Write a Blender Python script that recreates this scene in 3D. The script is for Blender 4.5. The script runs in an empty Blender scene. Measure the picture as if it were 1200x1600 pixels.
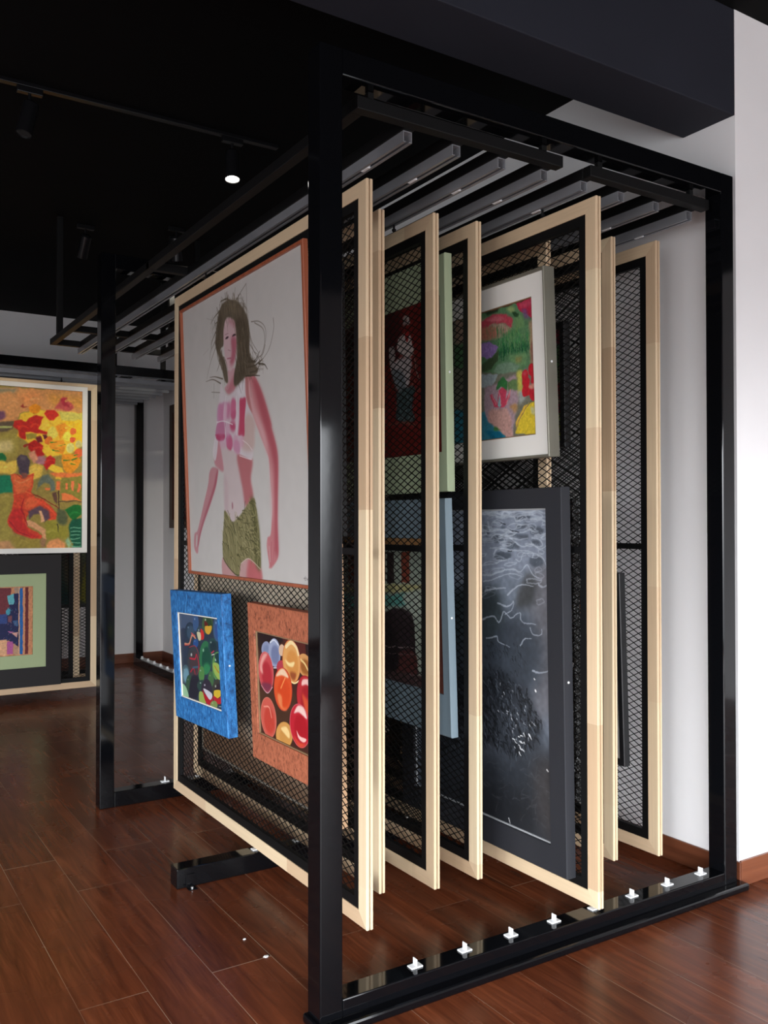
import bpy, bmesh, math, random
import numpy as np
from mathutils import Vector, Matrix
R_ = math.radians
random.seed(7)
scn = bpy.context.scene
COL = scn.collection

# ------------------------------------------------------------------ helpers
def tag(o, label=None, cat=None, group=None, kind=None):
    if label: o['label'] = label
    if cat: o['category'] = cat
    if group: o['group'] = group
    if kind: o['kind'] = kind
    return o

def empty(name, loc, rot=(0, 0, 0)):
    o = bpy.data.objects.new(name, None)
    o.empty_display_size = 0.1
    o.location = loc
    o.rotation_euler = rot
    COL.objects.link(o)
    return o

class MB:
    """collects shapes for ONE mesh"""
    def __init__(self):
        self.v = []; self.f = []; self.g = []
    def add(self, verts, faces, grain=None):
        n = len(self.v)
        self.v += [tuple(p) for p in verts]
        self.f += [tuple(i + n for i in fc) for fc in faces]
        self.g += (grain if grain else [(p[0], p[1], p[2]) for p in verts])
        return self
    def box(self, x0, x1, y0, y1, z0, z1, c=0.0):
        """box, edges chamfered by c"""
        if c <= 0:
            v = [(x, y, z) for x in (x0, x1) for y in (y0, y1) for z in (z0, z1)]
            f = [(0, 1, 3, 2), (4, 6, 7, 5), (0, 4, 5, 1), (2, 3, 7, 6), (0, 2, 6, 4), (1, 5, 7, 3)]
            return self.add(v, f)
        bm = bmesh.new()
        bmesh.ops.create_cube(bm, size=1.0)
        for q in bm.verts:
            q.co = Vector((x0 + (q.co.x + .5) * (x1 - x0), y0 + (q.co.y + .5) * (y1 - y0), z0 + (q.co.z + .5) * (z1 - z0)))
        bmesh.ops.bevel(bm, geom=bm.edges[:], offset=c, segments=2, affect='EDGES', profile=.5)
        bm.verts.index_update()
        v = [tuple(q.co) for q in bm.verts]
        f = [tuple(q.index for q in fc.verts) for fc in bm.faces]
        bm.free()
        return self.add(v, f)
    def cyl(self, p0, p1, r0, r1=None, n=20, caps=True):
        r1 = r0 if r1 is None else r1
        p0 = Vector(p0); p1 = Vector(p1)
        d = (p1 - p0).normalized()
        a = d.orthogonal().normalized(); b = d.cross(a)
        v = []
        for p, r in ((p0, r0), (p1, r1)):
            for k in range(n):
                t = 2 * math.pi * k / n
                v.append(tuple(p + (a * math.cos(t) + b * math.sin(t)) * r))
        f = [(k, (k + 1) % n, n + (k + 1) % n, n + k) for k in range(n)]
        if caps:
            f += [tuple(range(n))[::-1], tuple(range(n, 2 * n))]
        return self.add(v, f)
    def bar(self, A, along, inward, tdir, L, prof, m0=1.0, m1=1.0, off=0.0):
        """mitred bar: profile points (d, t)"""
        A = Vector(A); al = Vector(along); iw = Vector(inward); td = Vector(tdir)
        n = len(prof); v = []; g = []
        for e in (0, 1):
            for d, t in prof:
                s = d * m0 if e == 0 else L - d * m1
                v.append(tuple(A + al * s + iw * d + td * t))
                g.append((s + off, d, t))
        f = [(k, (k + 1) % n, n + (k + 1) % n, n + k) for k in range(n)]
        f += [tuple(range(n))[::-1], tuple(range(n, 2 * n))]
        return self.add(v, f, g)
    def build(self, name, mat, parent=None, smooth=False):
        me = bpy.data.meshes.new(name)
        me.from_pydata(self.v, [], self.f)
        at = me.attributes.new('grain', 'FLOAT_VECTOR', 'POINT')
        at.data.foreach_set('vector', np.array(self.g, dtype=np.float32).ravel())
        bm = bmesh.new(); bm.from_mesh(me)
        bmesh.ops.recalc_face_normals(bm, faces=bm.faces[:])
        bm.to_mesh(me); bm.free()
        for m in (mat if isinstance(mat, (list, tuple)) else [mat]):
            me.materials.append(m)
        if smooth:
            me.polygons.foreach_set('use_smooth', [True] * len(me.polygons))
            me.set_sharp_from_angle(angle=R_(40))
        o = bpy.data.objects.new(name, me)
        COL.objects.link(o)
        if parent: o.parent = parent
        return o

def copy_tree(o, parent=None):
    c = o.copy(); COL.objects.link(c); c.parent = parent
    for ch in list(o.children):
        copy_tree(ch, c)
    return c

# ------------------------------------------------------------------ materials
def s2l(c):
    return tuple(((x / 255) / 12.92 if x / 255 <= .04045 else (((x / 255) + .055) / 1.055) ** 2.4) for x in c)

def mat(name):
    m = bpy.data.materials.new(name); m.use_nodes = True
    nt = m.node_tree
    return m, nt, nt.nodes['Principled BSDF']

def node(nt, typ, **kw):
    n = nt.nodes.new(typ)
    for k, v in kw.items():
        if k in n.inputs: n.inputs[k].default_value = v
        else: setattr(n, k, v)
    return n

def plain(name, col, rough=.5, metal=0.0, spec=.5, bump=0.0, bscale=200., var=0.0, vscale=3., coat=0.0):
    """colour with slight wear/noise variation and micro bump"""
    m, nt, b = mat(name)
    b.inputs['Base Color'].default_value = (*col, 1)
    b.inputs['Roughness'].default_value = rough
    b.inputs['Metallic'].default_value = metal
    b.inputs['Specular IOR Level'].default_value = spec
    b.inputs['Coat Weight'].default_value = coat
    tc = node(nt, 'ShaderNodeTexCoord')
    if var > 0:
        nz = node(nt, 'ShaderNodeTexNoise', Scale=vscale, Detail=5.0)
        nt.links.new(tc.outputs['Object'], nz.inputs['Vector'])
        mp = node(nt, 'ShaderNodeMapRange'); mp.inputs['To Min'].default_value = 1 - var; mp.inputs['To Max'].default_value = 1 + var
        nt.links.new(nz.outputs['Fac'], mp.inputs['Value'])
        mx = node(nt, 'ShaderNodeMix', data_type='RGBA', blend_type='MULTIPLY')
        mx.inputs['Factor'].default_value = 1
        mx.inputs['A'].default_value = (*col, 1)
        nt.links.new(mp.outputs['Result'], mx.inputs['B'])
        nt.links.new(mx.outputs['Result'], b.inputs['Base Color'])
        ma = node(nt, 'ShaderNodeMath', operation='MULTIPLY_ADD'); ma.inputs[1].default_value = .16; ma.inputs[2].default_value = max(rough - .08, 0.02)
        nt.links.new(nz.outputs['Fac'], ma.inputs[0]); nt.links.new(ma.outputs[0], b.inputs['Roughness'])
    if bump > 0:
        n2 = node(nt, 'ShaderNodeTexNoise', Scale=bscale, Detail=4.0)
        nt.links.new(tc.outputs['Object'], n2.inputs['Vector'])
        bp = node(nt, 'ShaderNodeBump', Strength=bump); bp.inputs['Distance'].default_value = .002
        nt.links.new(n2.outputs['Fac'], bp.inputs['Height']); nt.links.new(bp.outputs['Normal'], b.inputs['Normal'])
    return m

M = {}
M['steel'] = plain('black_gloss_paint', (.0026, .0028, .0036), .07, spec=.34, bump=.03, bscale=14)
M['inner_black'] = plain('satin_black_paint', (.003, .003, .0033), .55, spec=.25)
M['mesh_black'] = plain('black_mesh_paint', (.0025, .0025, .0025), .45, spec=.25)
M['alu'] = plain('grey_aluminium', (.34, .35, .375), .42, metal=.55, var=.1, vscale=8)
M['alu_edge'] = plain('cut_aluminium_edge', (.62, .64, .68), .35, metal=.6)
M['nylon'] = plain('white_nylon', (.82, .83, .84), .4)
M['zinc'] = plain('zinc_plate', (.55, .55, .55), .35, metal=.9)
M['ceiling'] = plain('black_ceiling_paint', (.0030, .0031, .0034), .85, spec=.1, var=.2, vscale=1.5)
M['header'] = plain('charcoal_beam_paint', (.0195, .0210, .030), .75, spec=.2, bump=.2, bscale=60, var=.12, vscale=5)
M['wall'] = plain('white_wall_paint', (.90, .885, .885), .75, spec=.25, bump=.12, bscale=25, var=.025, vscale=4)
M['skirting'] = None
M['lamp_black'] = plain('black_lamp_shell', (.006, .006, .007), .3, spec=.35)
M['board'] = plain('brown_backing_board', (.16, .11, .07), .8, var=.15)
M['debris'] = plain('white_paint_flake', (.75, .73, .70), .7)

def wood_frame():
    m, nt, b = mat('pine_frame_wood')
    at = node(nt, 'ShaderNodeAttribute', attribute_name='grain')
    sp = node(nt, 'ShaderNodeSeparateXYZ'); nt.links.new(at.outputs['Vector'], sp.inputs[0])
    oi = node(nt, 'ShaderNodeObjectInfo')
    # finger jointed lengths: step along the bar
    sh = node(nt, 'ShaderNodeMath', operation='MULTIPLY_ADD'); sh.inputs[1].default_value = 7.3; nt.links.new(oi.outputs['Random'], sh.inputs[0]); nt.links.new(sp.outputs['X'], sh.inputs[2])
    wob = node(nt, 'ShaderNodeTexNoise', noise_dimensions='1D', Scale=.8, Detail=0.0); nt.links.new(sh.outputs[0], wob.inputs['W'])
    st = node(nt, 'ShaderNodeMath', operation='MULTIPLY_ADD'); st.inputs[1].default_value = 1.5; nt.links.new(wob.outputs['Fac'], st.inputs[0])
    sc = node(nt, 'ShaderNodeMath', operation='MULTIPLY'); sc.inputs[1].default_value = 1.15; nt.links.new(sh.outputs[0], sc.inputs[0]); nt.links.new(sc.outputs[0], st.inputs[2])
    fl = node(nt, 'ShaderNodeMath', operation='FLOOR'); nt.links.new(st.outputs[0], fl.inputs[0])
    wn = node(nt, 'ShaderNodeTexWhiteNoise', noise_dimensions='1D'); nt.links.new(fl.outputs[0], wn.inputs['W'])
    cr = node(nt, 'ShaderNodeValToRGB'); e = cr.color_ramp.elements
    e[0].position = 0; e[0].color = (.57, .395, .245, 1); e[1].position = 1; e[1].color = (.77, .62, .41, 1)
    k = e.new(.4); k.color = (.64, .46, .295, 1)
    k = e.new(.7); k.color = (.71, .54, .35, 1)
    nt.links.new(wn.outputs['Value'], cr.inputs['Fac'])
    # grain streaks
    cx = node(nt, 'ShaderNodeCombineXYZ')
    mx = node(nt, 'ShaderNodeMath', operation='MULTIPLY'); mx.inputs[1].default_value = 2.5; nt.links.new(sh.outputs[0], mx.inputs[0]); nt.links.new(mx.outputs[0], cx.inputs['X'])
    my = node(nt, 'ShaderNodeMath', operation='MULTIPLY'); my.inputs[1].default_value = 90; nt.links.new(sp.outputs['Y'], my.inputs[0]); nt.links.new(my.outputs[0], cx.inputs['Y'])
    mz = node(nt, 'ShaderNodeMath', operation='MULTIPLY'); mz.inputs[1].default_value = 90; nt.links.new(sp.outputs['Z'], mz.inputs[0]); nt.links.new(mz.outputs[0], cx.inputs['Z'])
    nz = node(nt, 'ShaderNodeTexNoise', Scale=1.0, Detail=4.0, Roughness=.6, Distortion=.6); nt.links.new(cx.outputs[0], nz.inputs['Vector'])
    mp = node(nt, 'ShaderNodeMapRange'); mp.inputs['From Min'].default_value = .25; mp.inputs['From Max'].default_value = .75; mp.inputs['To Min'].default_value = .92; mp.inputs['To Max'].default_value = 1.05
    nt.links.new(nz.outputs['Fac'], mp.inputs['Value'])
    ml = node(nt, 'ShaderNodeMix', data_type='RGBA', blend_type='MULTIPLY'); ml.inputs['Factor'].default_value = 1
    nt.links.new(cr.outputs['Color'], ml.inputs['A']); nt.links.new(mp.outputs['Result'], ml.inputs['B'])
    nt.links.new(ml.outputs['Result'], b.inputs['Base Color'])
    b.inputs['Roughness'].default_value = .48
    b.inputs['Specular IOR Level'].default_value = .35
    return m
M['pine'] = wood_frame()

def floor_mat():
    m, nt, b = mat('brown_laminate_planks')
    L = nt.links.new
    tc = node(nt, 'ShaderNodeTexCoord'); sp = node(nt, 'ShaderNodeSeparateXYZ'); L(tc.outputs['Object'], sp.inputs[0])
    def mt(op, a, bb=None, c=None):
        n = node(nt, 'ShaderNodeMath', operation=op)
        for i, x in enumerate((a, bb, c)):
            if x is None: continue
            if isinstance(x, (int, float)): n.inputs[i].default_value = x
            else: L(x, n.inputs[i])
        return n.outputs[0]
    W, LEN = .2165, 1.32
    xs = mt('DIVIDE', mt('SUBTRACT', sp.outputs['X'], .690), W)
    row = mt('FLOOR', xs)
    odd = mt('MODULO', mt('ADD', row, 1000), 2)
    rj = node(nt, 'ShaderNodeTexWhiteNoise', noise_dimensions='1D'); L(row, rj.inputs['W'])
    ys = mt('DIVIDE', mt('SUBTRACT', mt('SUBTRACT', sp.outputs['Y'], 2.836), mt('MULTIPLY', odd, .92)), LEN)
    seg = mt('FLOOR', ys)
    fx = mt('FRACT', xs); fy = mt('FRACT', ys)
    dx = mt('MULTIPLY', mt('MINIMUM', fx, mt('SUBTRACT', 1, fx)), W)
    dy = mt('MULTIPLY', mt('MINIMUM', fy, mt('SUBTRACT', 1, fy)), LEN)
    # seam: thin pale gap, worn unevenly
    nzw = node(nt, 'ShaderNodeTexNoise', Scale=1.3, Detail=2.0); L(tc.outputs['Object'], nzw.inputs['Vector'])
    ww = mt('MULTIPLY', nzw.outputs['Fac'], .0022)
    sx = mt('LESS_THAN', dx, mt('MULTIPLY', ww, .75)); sy = mt('LESS_THAN', dy, mt('MULTIPLY', ww, 1.5))
    seam = mt('MAXIMUM', sx, sy)
    seamv = mt('MULTIPLY', seam, mt('MULTIPLY_ADD', nzw.outputs['Fac'], 2.2, -.35))
    idc = node(nt, 'ShaderNodeCombineXYZ'); L(row, idc.inputs[0]); L(seg, idc.inputs[1])
    wn = node(nt, 'ShaderNodeTexWhiteNoise', noise_dimensions='2D'); L(idc.outputs[0], wn.inputs['Vector'])
    # grain
    gv = node(nt, 'ShaderNodeCombineXYZ')
    L(mt('MULTIPLY', sp.outputs['X'], 22), gv.inputs[0]); L(mt('MULTIPLY', sp.outputs['Y'], 1.6), gv.inputs[1]); L(mt('MULTIPLY', wn.outputs['Value'], 40), gv.inputs[2])
    nz = node(nt, 'ShaderNodeTexNoise', Scale=1.0, Detail=7.0, Roughness=.62, Distortion=1.2); L(gv.outputs[0], nz.inputs['Vector'])
    cr = node(nt, 'ShaderNodeValToRGB'); e = cr.color_ramp.elements
    e[0].position = .28; e[0].color = (.066, .0155, .0062, 1); e[1].position = .78; e[1].color = (.225, .061, .023, 1)
    k = e.new(.52); k.color = (.128, .0325, .0122, 1)
    L(nz.outputs['Fac'], cr.inputs['Fac'])
    tint = mt('MULTIPLY_ADD', wn.outputs['Value'], .34, .83)
    ml = node(nt, 'ShaderNodeMix', data_type='RGBA', blend_type='MULTIPLY'); ml.inputs['Factor'].default_value = 1
    L(cr.outputs['Color'], ml.inputs['A']); L(tint, ml.inputs['B'])
    mx = node(nt, 'ShaderNodeMix', data_type='RGBA'); L(seamv, mx.inputs['Factor']); L(ml.outputs['Result'], mx.inputs['A']); mx.inputs['B'].default_value = (.36, .24, .16, 1)
    mx.clamp_factor = True
    L(mx.outputs['Result'], b.inputs['Base Color'])
    nr = node(nt, 'ShaderNodeTexNoise', Scale=3.0, Detail=4.0); L(tc.outputs['Object'], nr.inputs['Vector'])
    L(mt('MULTIPLY_ADD', nr.outputs['Fac'], .14, .20), b.inputs['Roughness'])
    b.inputs['Specular IOR Level'].default_value = .24
    bp = node(nt, 'ShaderNodeBump', Strength=.06); bp.inputs['Distance'].default_value = .002
    L(nz.outputs['Fac'], bp.inputs['Height']); L(bp.outputs['Normal'], b.inputs['Normal'])
    return m
M['floor'] = floor_mat()

def stained_wood(name, c0, c1, axis='Y', rough=.38):
    m, nt, b = mat(name)
    tc = node(nt, 'ShaderNodeTexCoord'); mp = node(nt, 'ShaderNodeMapping')
    s = {'X': (2, 40, 40), 'Y': (40, 2, 40), 'Z': (40, 40, 2)}[axis]
    mp.inputs['Scale'].default_value = s
    nt.links.new(tc.outputs['Object'], mp.inputs['Vector'])
    nz = node(nt, 'ShaderNodeTexNoise', Scale=1.0, Detail=6.0, Distortion=.8); nt.links.new(mp.outputs[0], nz.inputs['Vector'])
    cr = node(nt, 'ShaderNodeValToRGB'); cr.color_ramp.elements[0].position = .3; cr.color_ramp.elements[1].position = .75
    cr.color_ramp.elements[0].color = (*c0, 1); cr.color_ramp.elements[1].color = (*c1, 1)
    nt.links.new(nz.outputs['Fac'], cr.inputs['Fac']); nt.links.new(cr.outputs['Color'], b.inputs['Base Color'])
    b.inputs['Roughness'].default_value = rough
    return m
M['skirt_y'] = stained_wood('brown_skirting', (.10, .028, .012), (.17, .055, .025), 'Y')
M['skirt_x'] = stained_wood('brown_skirting_front', (.12, .034, .015), (.20, .066, .030), 'X')
M['red_wood'] = stained_wood('red_brown_moulding', (.26, .062, .028), (.40, .115, .050), 'Z', .4)
M['natural_wood'] = stained_wood('pale_picture_wood', (.52, .30, .16), (.68, .44, .26), 'Z', .5)
M['brown_wood'] = stained_wood('dark_brown_moulding', (.05, .022, .012), (.09, .040, .020), 'Z', .5)

def speckle(name, cols, scale, rough=.6, stretch=(1, 1, 1), bump=.3):
    m, nt, b = mat(name)
    tc = node(nt, 'ShaderNodeTexCoord'); mp = node(nt, 'ShaderNodeMapping'); mp.inputs['Scale'].default_value = stretch
    nt.links.new(tc.outputs['Object'], mp.inputs['Vector'])
    nz = node(nt, 'ShaderNodeTexNoise', Scale=scale, Detail=8.0, Roughness=.75); nt.links.new(mp.outputs[0], nz.inputs['Vector'])
    cr = node(nt, 'ShaderNodeValToRGB'); e = cr.color_ramp.elements
    n = len(cols)
    e[0].position = .34; e[0].color = (*cols[0], 1); e[1].position = .66; e[1].color = (*cols[-1], 1)
    for i in range(1, n - 1):
        k = e.new(.34 + .32 * i / (n - 1)); k.color = (*cols[i], 1)
    nt.links.new(nz.outputs['Fac'], cr.inputs['Fac']); nt.links.new(cr.outputs['Color'], b.inputs['Base Color'])
    b.inputs['Roughness'].default_value = rough
    bp = node(nt, 'ShaderNodeBump', Strength=bump); bp.inputs['Distance'].default_value = .002
    nt.links.new(nz.outputs['Fac'], bp.inputs['Height']); nt.links.new(bp.outputs['Normal'], b.inputs['Normal'])
    return m
M['blue_frame'] = speckle('blue_stippled_paint', [(.004, .035, .12), (.018, .15, .42), (.07, .32, .68)], 60, .6, (1, 1, .5))
M['copper_frame'] = speckle('copper_bark_laminate', [(.07, .02, .010), (.40, .115, .055), (.50, .165, .085)], 110, .6, (1, 1, .5))
M['green_paint'] = plain('sage_green_paint', (.40, .47, .30), .6, bump=.1, bscale=80, var=.05)
M['green_mat'] = plain('sage_green_mat', (.36, .43, .24), .8, var=.03)
M['steel_blue'] = plain('grey_blue_paint', (.175, .235, .275), .55, bump=.1, bscale=80, var=.05)
M['silver'] = plain('champagne_silver_leaf', (.20, .19, .15), .45, metal=.4, var=.18, vscale=5)
M['charcoal'] = plain('charcoal_cloth', (.0125, .0135, .0185), .75, bump=.4, bscale=350, var=.15, vscale=9)
M['black_wood'] = plain('black_stained_moulding', (.010, .010, .011), .42, var=.2, vscale=12)
M['plum_black'] = plain('plum_black_cloth', (.0085, .0065, .0075), .7, bump=.3, bscale=300)
M['white_paint'] = plain('white_moulding', (.80, .79, .75), .5)
M['mat_white'] = plain('white_mat_board', (.78, .76, .71), .85)
M['liner_white'] = plain('cream_bevel', (.85, .80, .70), .6)
M['liner_gold'] = plain('dull_gold_fillet', (.30, .19, .10), .45, metal=.3)
M['linen_edge'] = plain('grey_linen_edge', (.17, .15, .12), .85)
M['grey_liner'] = plain('grey_slip', (.30, .31, .32), .5)

def wrap_mat():
    m, nt, b = mat('clear_plastic_over_black')
    b.inputs['Base Color'].default_value = (.008, .008, .008, 1); b.inputs['Roughness'].default_value = .08
    tc = node(nt, 'ShaderNodeTexCoord'); nz = node(nt, 'ShaderNodeTexNoise', Scale=26.0, Detail=3.0, Distortion=2.0)
    nt.links.new(tc.outputs['Object'], nz.inputs['Vector'])
    bp = node(nt, 'ShaderNodeBump', Strength=1.0); bp.inputs['Distance'].default_value = .03
    nt.links.new(nz.outputs['Fac'], bp.inputs['Height']); nt.links.new(bp.outputs['Normal'], b.inputs['Normal'])
    return m
M['plastic'] = wrap_mat()

def canvas_mat(name):
    m, nt, b = mat(name)
    at = node(nt, 'ShaderNodeAttribute', attribute_name='paint')
    nt.links.new(at.outputs['Color'], b.inputs['Base Color'])
    b.inputs['Roughness'].default_value = .55; b.inputs['Specular IOR Level'].default_value = .3
    tc = node(nt, 'ShaderNodeTexCoord'); nz = node(nt, 'ShaderNodeTexNoise', Scale=160.0, Detail=3.0)
    nt.links.new(tc.outputs['Object'], nz.inputs['Vector'])
    bp = node(nt, 'ShaderNodeBump', Strength=.12); bp.inputs['Distance'].default_value = .001
    nt.links.new(nz.outputs['Fac'], bp.inputs['Height']); nt.links.new(bp.outputs['Normal'], b.inputs['Normal'])
    return m
M['paint'] = canvas_mat('painted_canvas')

def emit(name, col, st):
    m, nt, b = mat(name)
    b.inputs['Emission Color'].default_value = (*col, 1); b.inputs['Emission Strength'].default_value = st
    return m
M['lens_on'] = emit('lit_lens', (1, .95, .85), 14)
M['lens_off'] = plain('dark_lens', (.03, .03, .03), .1)

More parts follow.
